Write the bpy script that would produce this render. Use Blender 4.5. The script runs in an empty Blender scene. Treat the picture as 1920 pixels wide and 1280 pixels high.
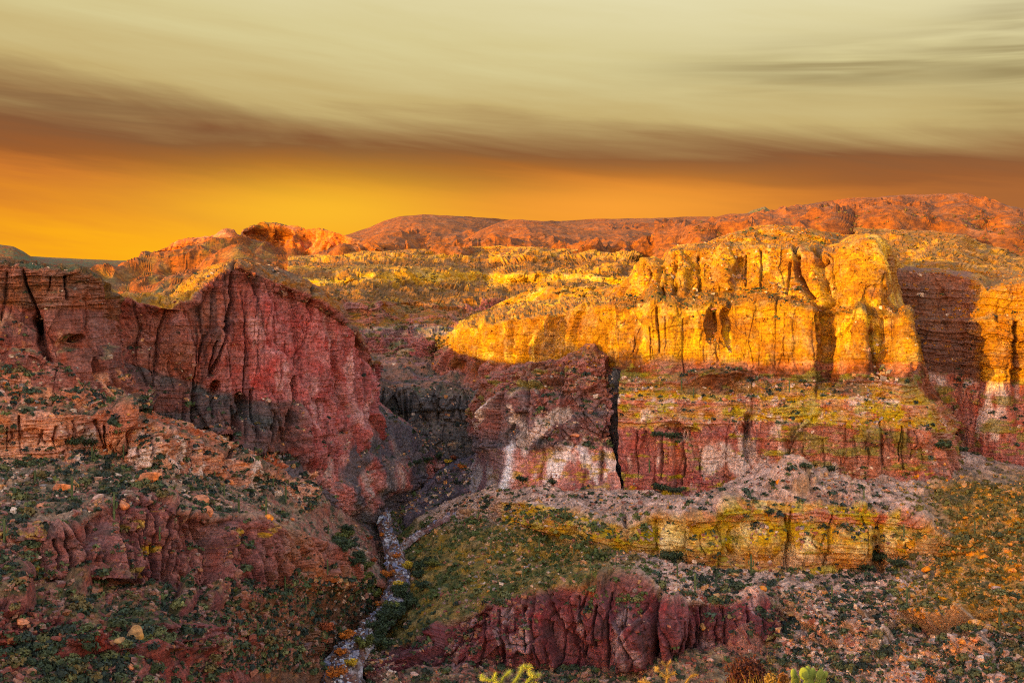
import bpy, math, random
import numpy as np
# ------------------------------------------------------------------ camera
S = bpy.context.scene
COL = S.collection
F, HY, CX = 2059.0, 560.0, 960.0           # focal length in photo pixels, eye-level row, centre column
cam = bpy.data.cameras.new("camera"); camo = bpy.data.objects.new("camera", cam); COL.objects.link(camo)
camo.location = (0, 0, 0); camo.rotation_euler = (math.radians(90), 0, 0)
cam.sensor_width = 36; cam.lens = 36 * F / 1920; cam.shift_y = -80 / 1920
cam.clip_start = 0.1; cam.clip_end = 20000
S.camera = camo
S.render.engine = 'CYCLES'; S.cycles.use_denoising = False; S.cycles.pixel_filter_type = 'BLACKMAN_HARRIS'; S.cycles.filter_width = 1.15; S.cycles.max_bounces = 4
# ------------------------------------------------------------------ exposure, sun
S.view_settings.view_transform = 'Standard'; S.view_settings.look = 'None'
S.view_settings.exposure = 1.0; S.view_settings.gamma = 1; S.view_settings.use_curve_mapping = False
SUN = np.array([-0.80, -0.60, 0.145]); SUN /= np.linalg.norm(SUN)      # towards the sun: left, behind the camera, low
sl = bpy.data.lights.new("sun", 'SUN'); sl.energy = 5.0; sl.angle = math.radians(0.5); sl.color = (1.0, 0.74, 0.03)
so = bpy.data.objects.new("sun", sl); COL.objects.link(so)
from mathutils import Vector
so.rotation_euler = Vector(SUN).to_track_quat('Z', 'Y').to_euler()
# ------------------------------------------------------------------ sky
def lin(c, k=1.0):
    return tuple(k * ((v / 255 / 12.92) if v / 255 < 0.04045 else ((v / 255 + 0.055) / 1.055) ** 2.4) for v in c)
def nd(nt, typ, **kw):
    n = nt.nodes.new(typ)
    for k, v in kw.items(): setattr(n, k, v)
    return n
def build_world():
    w = bpy.data.worlds.new("World"); S.world = w; w.use_nodes = True
    nt = w.node_tree; nt.nodes.clear(); L = nt.links.new
    out = nd(nt, 'ShaderNodeOutputWorld'); bg = nd(nt, 'ShaderNodeBackground'); L(bg.outputs[0], out.inputs[0])
    tc = nd(nt, 'ShaderNodeTexCoord'); sp = nd(nt, 'ShaderNodeSeparateXYZ'); L(tc.outputs['Generated'], sp.inputs[0])
    def M(op, a, b=None, c=None, clamp=False):
        n = nd(nt, 'ShaderNodeMath', operation=op, use_clamp=clamp)
        for i, v in enumerate((a, b, c)):
            if v is None: continue
            if isinstance(v, (int, float)): n.inputs[i].default_value = v
            else: L(v, n.inputs[i])
        return n.outputs[0]
    def MR(v, a, b, c=0, d=1, smooth=True):
        n = nd(nt, 'ShaderNodeMapRange', interpolation_type='SMOOTHSTEP' if smooth else 'LINEAR')
        L(v, n.inputs['Value'])
        for k, x in zip(('From Min', 'From Max', 'To Min', 'To Max'), (a, b, c, d)): n.inputs[k].default_value = x
        return n.outputs[0]
    az = M('ARCTAN2', sp.outputs[0], sp.outputs[1]); el = M('ARCSINE', sp.outputs[2])
    def noise(sx, sy, sc, detail=6, rough=0.55, skew=0.0, seed=0.0, dist=0.0):
        cb = nd(nt, 'ShaderNodeCombineXYZ')
        L(M('MULTIPLY', az, sx), cb.inputs[0]); L(M('MULTIPLY', M('ADD', el, M('MULTIPLY', az, skew)), sy), cb.inputs[1]); cb.inputs[2].default_value = seed
        n = nd(nt, 'ShaderNodeTexNoise'); n.inputs['Scale'].default_value = sc; n.inputs['Detail'].default_value = detail
        n.inputs['Roughness'].default_value = rough; n.inputs['Distortion'].default_value = dist
        L(cb.outputs[0], n.inputs['Vector']); return n.outputs['Fac']
    n1 = noise(1.6, 14, 1.6, skew=0.14, seed=1.7, dist=.5)
    n2 = noise(4.0, 60, 1.3, skew=0.06, seed=5.1, dist=.3)
    # centre elevation of the dark cloud belt as a function of azimuth
    band = M('ADD', M('ADD', 0.127, M('MULTIPLY', az, -0.032)), M('MULTIPLY', M('POWER', M('ABSOLUTE', M('SUBTRACT', az, 0.22)), 2), 0.025))
    vv = M('ADD', M('DIVIDE', el, band), M('MULTIPLY', M('SUBTRACT', n1, 0.5), 0.68))
    vv = M('ADD', vv, M('MULTIPLY', M('SUBTRACT', n2, 0.5), 0.15))
    vs = M('MULTIPLY', vv, 0.3333)
    r = nd(nt, 'ShaderNodeValToRGB'); L(vs, r.inputs[0]); cr = r.color_ramp
    stops = [(0.0, (255, 190, 20)), (0.28, (252, 170, 24)), (0.46, (232, 142, 36)), (0.66, (204, 118, 46)), (0.84, (156, 92, 46)), (1.0, (136, 90, 56)),
             (1.14, (162, 126, 80)), (1.34, (200, 176, 116)), (1.7, (216, 202, 146)), (2.2, (228, 218, 172)), (3.0, (222, 216, 180))]
    while len(cr.elements) < len(stops): cr.elements.new(0.5)
    for e, (p, c) in zip(cr.elements, stops): e.position = p / 3; e.color = lin(c) + (1,)
    def gauss(a0, e0, sa, se, skew=0.0):
        da = M('DIVIDE', M('SUBTRACT', az, a0), sa)
        de = M('DIVIDE', M('SUBTRACT', M('ADD', el, M('MULTIPLY', M('SUBTRACT', az, a0), skew)), e0), se)
        return M('POWER', 2.718, M('MULTIPLY', M('ADD', M('MULTIPLY', da, da), M('MULTIPLY', de, de)), -1))
    # glow near the horizon, left of centre; separate darker wisps upper right
    def mixc(fac, a, b, blend='MIX'):
        n = nd(nt, 'ShaderNodeMix', data_type='RGBA', blend_type=blend)
        if isinstance(fac, (int, float)): n.inputs[0].default_value = fac
        else: L(fac, n.inputs[0])
        for i, v in ((6, a), (7, b)):
            if isinstance(v, tuple): n.inputs[i].default_value = v + (1,)
            else: L(v, n.inputs[i])
        return n.outputs[2]
    c = r.outputs[0]
    c = mixc(M('MULTIPLY', gauss(-0.17, 0.078, 0.16, 0.034), 0.9), c, lin((255, 190, 44)))
    c = mixc(M('MULTIPLY', gauss(0.10, 0.082, 0.14, 0.026), 0.85), c, lin((255, 165, 55)))
    c = mixc(M('MULTIPLY', MR(az, 0.22, 0.46), M('MULTIPLY', MR(el, 0.15, 0.08), 0.75)), c, lin((158, 98, 56)))
    wn = M('MULTIPLY', MR(noise(2.2, 34, 2.0, skew=0.03, seed=9.3, dist=.3, detail=3), 0.25, 0.72), 0.75)
    c = mixc(M('MULTIPLY', wn, gauss(0.30, 0.200, 0.14, 0.020)), c, lin((128, 104, 62)))
    c = mixc(M('MULTIPLY', wn, gauss(0.44, 0.20, 0.06, 0.05)), c, lin((136, 116, 74)))
    c = mixc(M('MULTIPLY', wn, M('MULTIPLY', gauss(-0.40, 0.165, 0.2, 0.020, 0.10), 0.8)), c, lin((120, 84, 56)))
    st = nd(nt, 'ShaderNodeTexSky', sky_type='NISHITA'); st.sun_disc = False
    st.sun_elevation = math.asin(SUN[2]); st.sun_rotation = math.atan2(SUN[0], SUN[1]) % (2 * math.pi)
    st.dust_density = 1.0; st.air_density = 1.6
    nis = mixc(1.0, st.outputs[0], (0.57, 0.535, 0.575), 'MULTIPLY')
    front = M('MULTIPLY', MR(M('ABSOLUTE', az), 1.3, 0.75), MR(el, 0.62, 0.30))
    scaled = mixc(1.0, c, (0.5, 0.5, 0.5), 'MULTIPLY')
    L(mixc(front, nis, scaled), bg.inputs[0]); bg.inputs[1].default_value = 1.0
build_world()
# ------------------------------------------------------------------ noise
def _h(ix, iy, iz, seed):
    h = (ix.astype(np.uint32) * np.uint32(374761393)) ^ (iy.astype(np.uint32) * np.uint32(668265263)) ^ (iz.astype(np.uint32) * np.uint32(2147483647 - 1274126177)) ^ np.uint32((seed * 2654435761) & 0xffffffff)
    h = (h ^ (h >> np.uint32(13))) * np.uint32(1274126177); h = (h ^ (h >> np.uint32(15))) * np.uint32(2246822519); h ^= h >> np.uint32(16)
    return h
def hf(ix, iy, iz, seed): return (_h(ix, iy, iz, seed) >> np.uint32(8)).astype(np.float32) * np.float32(1 / 16777216)
def vnoise(P, seed=0):
    P = P.astype(np.float32); i = np.floor(P).astype(np.int32); f = P - i; f = f * f * f * (f * (f * 6 - 15) + 10)
    r = 0
    for dx in (0, 1):
        wx = f[:, 0] if dx else 1 - f[:, 0]
        for dy in (0, 1):
            wy = f[:, 1] if dy else 1 - f[:, 1]
            for dz in (0, 1):
                wz = f[:, 2] if dz else 1 - f[:, 2]
                r = r + wx * wy * wz * hf(i[:, 0] + dx, i[:, 1] + dy, i[:, 2] + dz, seed)
    return r * 2 - 1
def fbm(P, scale, octs=5, seed=0, gain=0.5, ridged=False):
    P = P * (1.0 / np.asarray(scale, dtype=np.float64)); a = 1.0; r = 0; t = 0
    for o in range(octs):
        n = vnoise(P + o * 17.3, seed + o)
        if ridged: n = 1 - 2 * np.abs(n)
        r = r + a * n; t += a; a *= gain; P = P * 2.03
    return r / t
def worley(P, scale, seed=0, jit=0.9):
    P = (P / np.asarray(scale, dtype=np.float64)).astype(np.float32); n = len(P)
    F1 = np.full(n, 9, np.float32); F2 = np.full(n, 9, np.float32); ID = np.zeros(n, np.float32)
    i = np.floor(P).astype(np.int32)
    for dx in (-1, 0, 1):
        for dy in (-1, 0, 1):
            for dz in (-1, 0, 1):
                a, b, c = i[:, 0] + dx, i[:, 1] + dy, i[:, 2] + dz
                h = _h(a, b, c, seed)
                qx = a + 0.5 + jit * ((h & np.uint32(1023)).astype(np.float32) / 1023 - 0.5) - P[:, 0]
                qy = b + 0.5 + jit * (((h >> np.uint32(10)) & np.uint32(1023)).astype(np.float32) / 1023 - 0.5) - P[:, 1]
                qz = c + 0.5 + jit * (((h >> np.uint32(20)) & np.uint32(1023)).astype(np.float32) / 1023 - 0.5) - P[:, 2]
                d = np.sqrt(qx * qx + qy * qy + qz * qz)
                cl = d < F1
                F2 = np.where(cl, F1, np.minimum(F2, d))
                ID = np.where(cl, ((h * np.uint32(2654435761)) >> np.uint32(9)).astype(np.float32) / 8388608, ID)
                F1 = np.where(cl, d, F1)
    return F1, F2, ID
def sst(x, a, b):
    t = np.clip((x - a) / (b - a), 0, 1); return t * t * (3 - 2 * t)
# ------------------------------------------------------------------ materials
def rock_material(name, bump=0.6, bscale=1.0, rough=0.9):
    m = bpy.data.materials.new(name); m.use_nodes = True; nt = m.node_tree; L = nt.links.new
    b = nt.nodes['Principled BSDF']; b.inputs['Roughness'].default_value = rough
    if 'Specular IOR Level' in b.inputs: b.inputs['Specular IOR Level'].default_value = 0.2
    at = nd(nt, 'ShaderNodeAttribute', attribute_name='Col')
    tc = nd(nt, 'ShaderNodeTexCoord')
    def noise(sc, det, vec=None, ro=0.6):
        n = nd(nt, 'ShaderNodeTexNoise'); n.inputs['Scale'].default_value = sc; n.inputs['Detail'].default_value = det
        n.inputs['Roughness'].default_value = ro; L(vec or tc.outputs['Object'], n.inputs['Vector']); return n
    def mrange(v, a, b_, c, d):
        m_ = nd(nt, 'ShaderNodeMapRange'); L(v, m_.inputs['Value'])
        for k, x in zip(('From Min', 'From Max', 'To Min', 'To Max'), (a, b_, c, d)): m_.inputs[k].default_value = x
        return m_.outputs[0]
    def math_(op, a, b_):
        n = nd(nt, 'ShaderNodeMath', operation=op)
        for q, v in enumerate((a, b_)):
            if isinstance(v, (int, float)): n.inputs[q].default_value = v
            else: L(v, n.inputs[q])
        return n.outputs[0]
    mp = nd(nt, 'ShaderNodeMapping'); mp.inputs['Scale'].default_value = (0.22, 0.22, 2.2); L(tc.outputs['Object'], mp.inputs['Vector'])
    mv = nd(nt, 'ShaderNodeMapping'); mv.inputs['Scale'].default_value = (1.5, 1.5, 0.16); L(tc.outputs['Object'], mv.inputs['Vector'])
    n1 = noise(0.9 / bscale, 5, ro=0.66); n2 = noise(0.16 / bscale, 4); nb = noise(1.0 / bscale, 4, mp.outputs[0], .65); nv_ = noise(1.0 / bscale, 4, mv.outputs[0], .6)
    g = nd(nt, 'ShaderNodeNewGeometry'); gz = nd(nt, 'ShaderNodeSeparateXYZ'); L(g.outputs['Normal'], gz.inputs[0])
    stp = mrange(math_('ABSOLUTE', gz.outputs[2], 0), 0.55, 0.85, 1.0, 0.15)
    val = math_('MULTIPLY', mrange(n1.outputs['Fac'], 0.34, 0.66, 0.5, 1.5), math_('ADD', 1.0, math_('MULTIPLY', stp, math_('ADD', math_('MULTIPLY', math_('SUBTRACT', nb.outputs['Fac'], 0.5), 1.5), math_('MULTIPLY', math_('SUBTRACT', nv_.outputs['Fac'], 0.5), 1.1)))))
    hs = nd(nt, 'ShaderNodeHueSaturation'); L(at.outputs['Color'], hs.inputs['Color']); L(val, hs.inputs['Value'])
    L(mrange(n2.outputs['Fac'], 0.3, 0.7, 0.9, 1.2), hs.inputs['Saturation']); L(hs.outputs[0], b.inputs['Base Color'])
    n3 = noise(0.9 / bscale, 8, ro=0.78)
    h = math_('ADD', n3.outputs['Fac'], math_('MULTIPLY', stp, math_('ADD', math_('MULTIPLY', nb.outputs['Fac'], 0.7), math_('MULTIPLY', nv_.outputs['Fac'], 0.5))))
    bp = nd(nt, 'ShaderNodeBump'); bp.inputs['Strength'].default_value = bump; bp.inputs['Distance'].default_value = 1.6 * bscale
    L(h, bp.inputs['Height']); L(bp.outputs[0], b.inputs['Normal'])
    return m
M_NEAR = rock_material("rock_near", 0.9, 1.0)
M_MID = rock_material("rock_mid", 0.9, 1.6)
M_FAR = rock_material("rock_far", 0.45, 4.0)
# ------------------------------------------------------------------ mesh helper
def mesh_np(name, V, Fq, col=None, mat=None, smooth=True, parent=None):
    me = bpy.data.meshes.new(name); n = len(V); k = Fq.shape[1]
    me.vertices.add(n); me.vertices.foreach_set('co', V.astype(np.float32).ravel())
    me.loops.add(Fq.size); me.loops.foreach_set('vertex_index', Fq.astype(np.int32).ravel())
    me.polygons.add(len(Fq)); me.polygons.foreach_set('loop_start', np.arange(0, Fq.size, k, dtype=np.int32))
    me.polygons.foreach_set('use_smooth', np.full(len(Fq), smooth))
    me.update(calc_edges=True)
    if col is not None:
        ca = me.color_attributes.new('Col', 'FLOAT_COLOR', 'POINT')
        ca.data.foreach_set('color', np.concatenate([col, np.ones((n, 1))], 1).astype(np.float32).ravel())
    if mat: me.materials.append(mat)
    o = bpy.data.objects.new(name, me); COL.objects.link(o)
    if parent: o.parent = parent
    return o
# ------------------------------------------------------------------ terrain sheets
SURF = {}                                     # name -> data used for scattering
def gs(a, s, axis):
    if s <= 0: return a
    r = int(3 * s) + 1; k = np.exp(-0.5 * (np.arange(-r, r + 1) / s) ** 2); k /= k.sum()
    pad = [(0, 0)] * a.ndim; pad[axis] = (r, r); b = np.pad(a, pad, mode='edge'); out = 0
    for i, w in enumerate(k):
        sl_ = [slice(None)] * a.ndim; sl_[axis] = slice(i, i + a.shape[axis]); out = out + w * b[tuple(sl_)]
    return out
def A(*c): return np.array(lin(c))
# style: (macro, column, block, strata, fine) displacement amplitudes in metres for each kind of ground
STY = dict(
    wall=dict(macro=2.8, colm=1.8, blk=0.5, strat=0.8, fine=0.4, steep=1),
    smooth=dict(macro=1.5, colm=.9, blk=0.12, strat=0.75, fine=0.12, steep=1),
    strata=dict(macro=1.8, colm=0.8, blk=0.4, strat=2.6, fine=0.2, steep=1),
    flute=dict(macro=4.0, colm=3.6, blk=0.9, strat=0.1, fine=0.6, steep=1),
    knob=dict(macro=3.0, colm=1.2, blk=2.6, strat=0.0, fine=0.6, steep=1),
    talus=dict(macro=2.2, colm=0.0, blk=0.8, strat=0.0, fine=0.7, steep=0),
    bench=dict(macro=2.2, colm=0.0, blk=1.0, strat=0.9, fine=0.5, steep=0),
    terrace=dict(macro=3.0, colm=.5, blk=.6, strat=3.4, fine=.3, steep=.5),
    hill=dict(macro=8.0, colm=0.0, blk=.15, strat=.3, fine=.14, steep=0),
    far=dict(macro=5.0, colm=.8, blk=.8, strat=1.0, fine=.8, steep=.5),
)
def sheet(name, x0, x1, lines, segs, mat=M_NEAR, step=1.6, seed=0, cracks=(), bulges=(), scale=1.0, colour=None, capL=0, capR=0, hs=6.0, dip=0.0, rowk=1.0, sil=0.45, shear=None, wav=None):
    """lines: bottom to top, each [(px,py,D)...]; segs[i]: (style, colour key) of the ground between line i and i+1."""
    nu = max(8, int((x1 - x0) / step)); px = np.linspace(x0, x1, nu)
    R = []
    for ln in lines:
        ln = sorted(ln); a = np.array(ln, float)
        py = np.interp(px, a[:, 0], a[:, 1]); D = np.interp(px, a[:, 0], a[:, 2])
        R.append((gs(py, hs / step * .35, 0), gs(D, hs / step * 1.6, 0)))
    PY, DD, SG = [], [], []
    for i in range(len(R) - 1):
        (p0, d0), (p1, d1) = R[i], R[i + 1]
        ext = max(np.percentile(np.abs(p1 - p0), 80) / step, np.percentile(np.hypot(d1 - d0, 0), 80) / (d0.mean() * 6 / F * step) * .25) * rowk
        n = int(np.clip(ext, 4, 420))
        for k in range(n):
            t = k / n
            z = -(p0 - HY) * d0 * (1 - t) - (p1 - HY) * d1 * t; D = d0 * (1 - t) + d1 * t
            PY.append(HY - z / D); DD.append(D); SG.append(i + t)
    PY.append(R[-1][0]); DD.append(R[-1][1]); SG.append(len(R) - 1)
    PY = np.array(PY); DD = np.array(DD); SG = np.array(SG); nv = len(SG)
    PX = np.repeat(px[None], nv, 0)
    if wav:
        q = np.stack([PX / wav[1], np.repeat(SG[:, None] * .35, nu, 1), 0 * PX + seed], -1).reshape(-1, 3)
        DD = DD + wav[0] * fbm(q, 1, 3, seed + 70, gain=.45).reshape(DD.shape) * sst(SG, *((wav[2], wav[2] + 1.) if len(wav) > 2 else (0, 1)))[:, None] * (1 - .6 * sst(SG, len(segs) - 1.5, len(segs) - 1))[:, None]
    if shear:
        ed, sh = shear; sy, sx = zip(*sh); jz = np.stack([PY * .05, 0 * PY + seed, 0 * PY], -1).reshape(-1, 3); PX = PX + (np.interp(PY, sy, sx) + 5 * fbm(jz, 1, 4, seed + 5, gain=.7).reshape(PY.shape)) * np.exp(-np.abs(PX - ed) / 40)
    X = (PX - CX) / F * DD; Y = DD; Z = -(PY - HY) / F * DD
    B = np.stack([X, Y, Z], -1)
    # smooth base a little across the rows, keep silhouettes
    Bs = gs(B, 1.2, 0); B[1:-1] = Bs[1:-1]
    du = np.gradient(B, axis=1); dv = np.gradient(B, axis=0)
    N = np.cross(du, dv); N /= np.linalg.norm(N, axis=-1, keepdims=True) + 1e-9
    N = gs(gs(N, 8, 1), 2, 0); N /= np.linalg.norm(N, axis=-1, keepdims=True) + 1e-9
    flip = (N * B).sum(-1) > 0; N[flip] *= -1
    si = np.clip(SG.astype(int), 0, len(segs) - 1)
    W = {k: gs(np.array([STY[segs[i]][k] for i in si], float), 2.5, 0) for k in ('macro', 'colm', 'blk', 'strat', 'fine', 'steep')}
    w = {k: np.repeat(v[:, None], nu, 1).ravel() for k, v in W.items()}
    # cliffs bulge sideways rather than up
    Nh = N.copy(); Nh[..., 2] *= 0.25; Nh /= np.linalg.norm(Nh, axis=-1, keepdims=True) + 1e-9
    st = W['steep'][:, None, None]; N = N * (1 - st) + Nh * st
    P = B.reshape(-1, 3); s = scale; sd = seed * 31
    wp = np.stack([fbm(P, 22 * s, 3, sd + 1), fbm(P, 22 * s, 3, sd + 2), fbm(P, 22 * s, 3, sd + 3)], 1) * 3 * s
    Q = P + wp
    Qd = Q.copy(); Qd[:, 2] += dip * Q[:, 0]
    d = w['macro'] * s * 1.1 * fbm(P, np.array([34, 34, 46]) * s, 3, sd + 5)
    tal = (1 - w['steep'])
    d += (1 - tal) * w['macro'] * s * .55 * fbm(P, np.array([17, 17, 60]) * s, 2, sd + 25, ridged=True)
    d += tal * w['macro'] * s * (0.5 if s > 2 else .9) * fbm(P, np.array([16, 22, 40]) * s, 3, sd + 6, ridged=True)
    if s > 1.9: d += tal * w['macro'] * s * 1.6 * fbm(P, np.array([60, 90, 90]) * s, 2, sd + 4)
    wc = np.clip(w['colm'], 0, None)
    if wc.max() > 0.05:
        f1, f2, idc = worley(Q, np.array([13, 13, 46]) * s, sd + 7)
        d += wc * s * ((idc - .5) * 3.0 - .5 * np.exp(-((f2 - f1) / 0.03) ** 2) * (idc > .7))
        f1, f2, idc2 = worley(Q + 31, np.array([4.6, 4.6, 17]) * s, sd + 8)
        d += wc * s * ((idc2 - .5) * 1.1 + .5 * (.5 - f1) - 0.4 * np.exp(-((f2 - f1) / 0.05) ** 2) * (idc2 > .7))
    f1, f2, idb = worley(Q * 1.0 + 11, np.array([4.4, 4.4, 3.2]) * s, sd + 9)
    d += w['blk'] * s * ((idb - .45) * 1.2 + .7 * (.45 - f1))
    if s < 3:
        f1, f2, ids = worley(Q + 5, np.array([1.7, 1.7, 1.3]) * s, sd + 10)
        d += (w['blk'] * .55 + .03) * s * ((ids - .5) * 1.1 + .8 * (.45 - f1))
        d += (.04 + .5 * w['fine']) * s * fbm(P, np.array([1.9, 1.9, 1.5]) * s, 4, sd + 11, gain=.65)
    # strata: stepped ledges at world heights
    zz = Qd[:, 2] / s
    lay = lambda T, q: 1.0 *  (hf(np.floor(zz / T + fbm(P, 60 * s, 2, sd + 12) * .8).astype(np.int32), np.zeros(len(zz), np.int32), np.zeros(len(zz), np.int32), sd + q) - .5)
    stv = lay(1.1, 13) * .9 + lay(3.1, 14) * 1.3
    d += w['strat'] * s * stv * (0.6 + .6 * fbm(P, 18 * s, 2, sd + 15))
    d += w['fine'] * s * fbm(P, np.array([5, 5, 6]) * s, 5, sd + 16, gain=.6)
    d += w['strat'] * 0.3 * fbm(P, np.array([5, 5, .5]) * s, 3, sd + 17)
    pxf, pyf = PX.ravel(), PY.ravel()
    if len(cracks):
        wob = 3.0 * fbm(P, 6 * s, 3, sd + 18); cv = .55 + .9 * np.clip(fbm(P, 9 * s, 3, sd + 19) + .3, 0, 1); cn = .45 + 1.1 * np.clip(fbm(P, 16 * s, 3, sd + 20) + .45, 0, 1)
    for pts, cw, depth in cracks:
        pts = np.array(pts, float); m = 4 + 4 * cw
        k = np.flatnonzero((pxf > pts[:, 0].min() - m) & (pxf < pts[:, 0].max() + m) & (pyf > pts[:, 1].min() - m) & (pyf < pts[:, 1].max() + m))
        if len(k) == 0: continue
        best = np.full(len(k), 1e9); qx = pxf[k] + wob[k]; qy = pyf[k]
        for a, b in zip(pts[:-1], pts[1:]):
            ab = b - a; t = np.clip(((qx - a[0]) * ab[0] + (qy - a[1]) * ab[1]) / (ab @ ab), 0, 1)
            best = np.minimum(best, np.hypot(qx - a[0] - t * ab[0], qy - a[1] - t * ab[1]))
        d[k] -= depth * cn[k] * np.exp(-(best / (cw * cv[k])) ** 2)
    if len(bulges): bwx = 9 * fbm(P, 7 * s, 4, sd + 22) ; bwy = 14 * fbm(P, 9 * s, 4, sd + 23)
    for bx, by, rx, ry, amp in bulges:
        q = ((pxf + bwx - bx) / rx) ** 2 + ((pyf + bwy - by) / ry) ** 2
        d += amp * np.clip(1 - q, 0, 1) ** .6
    if sil < 1: d *= np.repeat(1 - (1 - sil) * sst(SG, len(segs) - (1.6 if sil > .3 else 2.2), len(segs) - 1)[:, None], nu, 1).ravel()
    V = (B + N * d.reshape(nv, nu)[..., None])
    caps = []
    if capR or capL:
        pass
    # ---- colour
    du = np.gradient(V, axis=1); dv = np.gradient(V, axis=0); NN = np.cross(du, dv); NN /= np.linalg.norm(NN, axis=-1, keepdims=True) + 1e-9
    fl = (NN * V).sum(-1) > 0; NN[fl] *= -1
    nz = np.abs(gs(gs(NN[..., 2], 1.2, 0), 1.2, 1)).ravel()
    ctx = dict(P=P, px=pxf, py=pyf, seg=np.repeat(SG[:, None], nu, 1).ravel(), nz=nz, sd=sd, s=s, idb=idb, lay=stv, w=w, Q=Q)
    C = colour(ctx)
    if capR: V = np.concatenate([V] + [V[:, -1:] + np.array([-capR * .25 * k, capR * k, 0]) for k in (.25, .6, 1.)], 1); C = C.reshape(nv, nu, 3); C = np.concatenate([C] + [C[:, -1:]] * 3, 1)
    else: C = C.reshape(nv, nu, 3)
    if capL: V = np.concatenate([V[:, :1] + np.array([capL * .25 * k, capL * k, 0]) for k in (1., .6, .25)] + [V], 1); C = np.concatenate([C[:, :1]] * 3 + [C], 1)
    nu2 = V.shape[1]
    idx = np.arange(nv * nu2).reshape(nv, nu2)
    Fq = np.stack([idx[:-1, :-1], idx[:-1, 1:], idx[1:, 1:], idx[1:, :-1]], -1).reshape(-1, 4)
    o = mesh_np(name, V.reshape(-1, 3), Fq, np.clip(C.reshape(-1, 3), 0.004, .9), mat, False)
    o['kind'] = 'structure'
    if not (capL or capR): SURF.setdefault(name, []).append((V, NN, SG, PX, PY))
    else: SURF.setdefault(name, []).append((V[:, (3 if capL else 0):(3 if capL else 0) + nu], NN, SG, PX, PY))
    return o
def mix(a, b, t):
    t = np.clip(t, 0, 1)[:, None]; return a * (1 - t) + b * t
def rockcol(c, a, b, dark=None, streak=.5, soil=None, soil_t=(.6, .85), lichen=None, lich=0.0, pale=None, palea=0.0, strat=.25, bw=.35):
    """weathered rock: two stone colours in blotches and layers, vertical mineral stains, soil on flats, lichen and fresh pale scars"""
    P, s, sd = c['P'], c['s'], c['sd']
    n = fbm(P, np.array([16, 16, 12]) * s, 4, sd + 40)
    t = .5 + n * 1.1 + (c['idb'] - .5) * bw + c['lay'] * strat
    C = mix(np.broadcast_to(a, (len(P), 3)), np.broadcast_to(b, (len(P), 3)), t)
    if pale is not None and palea > 0:
        m = sst(fbm(P, np.array([7, 7, 16]) * s, 4, sd + 41), .22 - palea * .4, .42 - palea * .3)
        C = mix(C, pale, m * .8)
    if lichen is not None and lich > 0:
        m = sst(fbm(P, np.array([9, 9, 3.2]) * s, 6, sd + 42, gain=.65) + c['lay'] * .16, .22 - lich * .5, .34 - lich * .4)
        C = mix(C, lichen, m * .75)
    if dark is not None and streak > 0:
        m = sst(fbm(c['Q'], np.array([2.6, 2.6, 34]) * s, 4, sd + 43), .12, .42) * sst(fbm(P, 26 * s, 2, sd + 44), -.5, .2)
        C = mix(C, dark, m * streak)
    C = C * (1 + .22 * fbm(P, 3.2 * s, 3, sd + 45))[:, None]
    if soil is not None:
        m = sst(c['nz'] + .1 * fbm(P, 4 * s, 2, sd + 46), *soil_t)
        g = fbm(P, 5 * s, 4, sd + 47, gain=.7)
        sc = mix(np.broadcast_to(soil[0], (len(P), 3)), np.broadcast_to(soil[1], (len(P), 3)), .5 + 1.6 * g)
        C = mix(C, sc, m)
    return C
def segmix(c, cols):
    """blend the colour fields of the segments by row"""
    out = 0; sg = c['seg'] + .06 * fbm(c['P'], 9 * c['s'], 3, c['sd'] + 60)
    n = len(cols)
    for i, cc in enumerate(cols):
        lo = np.ones(len(sg)) if i == 0 else sst(sg, i - .05, i + .05)
        hi = np.ones(len(sg)) if i == n - 1 else 1 - sst(sg, i + 1 - .05, i + 1 + .05)
        out = out + (lo * hi)[:, None] * cc
    return out
# ------------------------------------------------------------------ stone and soil colours
PINK = A(178, 96, 92); PINK2 = A(148, 80, 74); BROWN = A(124, 76, 60); SALMON = A(214, 140, 108); SALMON2 = A(172, 104, 84)
MAROON = A(108, 60, 60); MAROON2 = A(142, 84, 76); GREY = A(78, 72, 74); VARN = A(44, 38, 40); OCHRE = A(178, 134, 56)
LICH = A(160, 136, 40); LICH2 = A(122, 108, 46); PALE = A(206, 170, 158); SLATE = A(66, 64, 74); SLATE2 = A(92, 78, 80)
GOLD = A(176, 118, 38); GOLD2 = A(142, 84, 32); SOILG = A(64, 66, 40); SOILP = A(172, 126, 104); SOILD = A(66, 54, 42)
RUST = A(124, 63, 15); RUST2 = A(92, 45, 11); OLIVE = A(102, 74, 34); TAN = A(150, 112, 84)
def joints(x0, x1, n, y0, y1, w, depth, seed, lean=6):
    rg = random.Random(seed); out = []
    for k in range(n):
        x = x0 + (x1 - x0) * (k + rg.uniform(.1, .9)) / n; a = rg.uniform(0, .45); b = rg.uniform(.6, 1)
        ya, yb = y0(x) + (y1(x) - y0(x)) * a, y0(x) + (y1(x) - y0(x)) * b
        out.append(([(x, ya), (x + rg.uniform(-lean, lean), (ya + yb) / 2), (x + rg.uniform(-lean, lean), yb)], w * rg.uniform(.6, 1.5), depth * rg.uniform(.5, 1.3)))
    return out
def pl(*pts):
    xs, ys = zip(*pts); return lambda x: float(np.interp(x, xs, ys))
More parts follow.
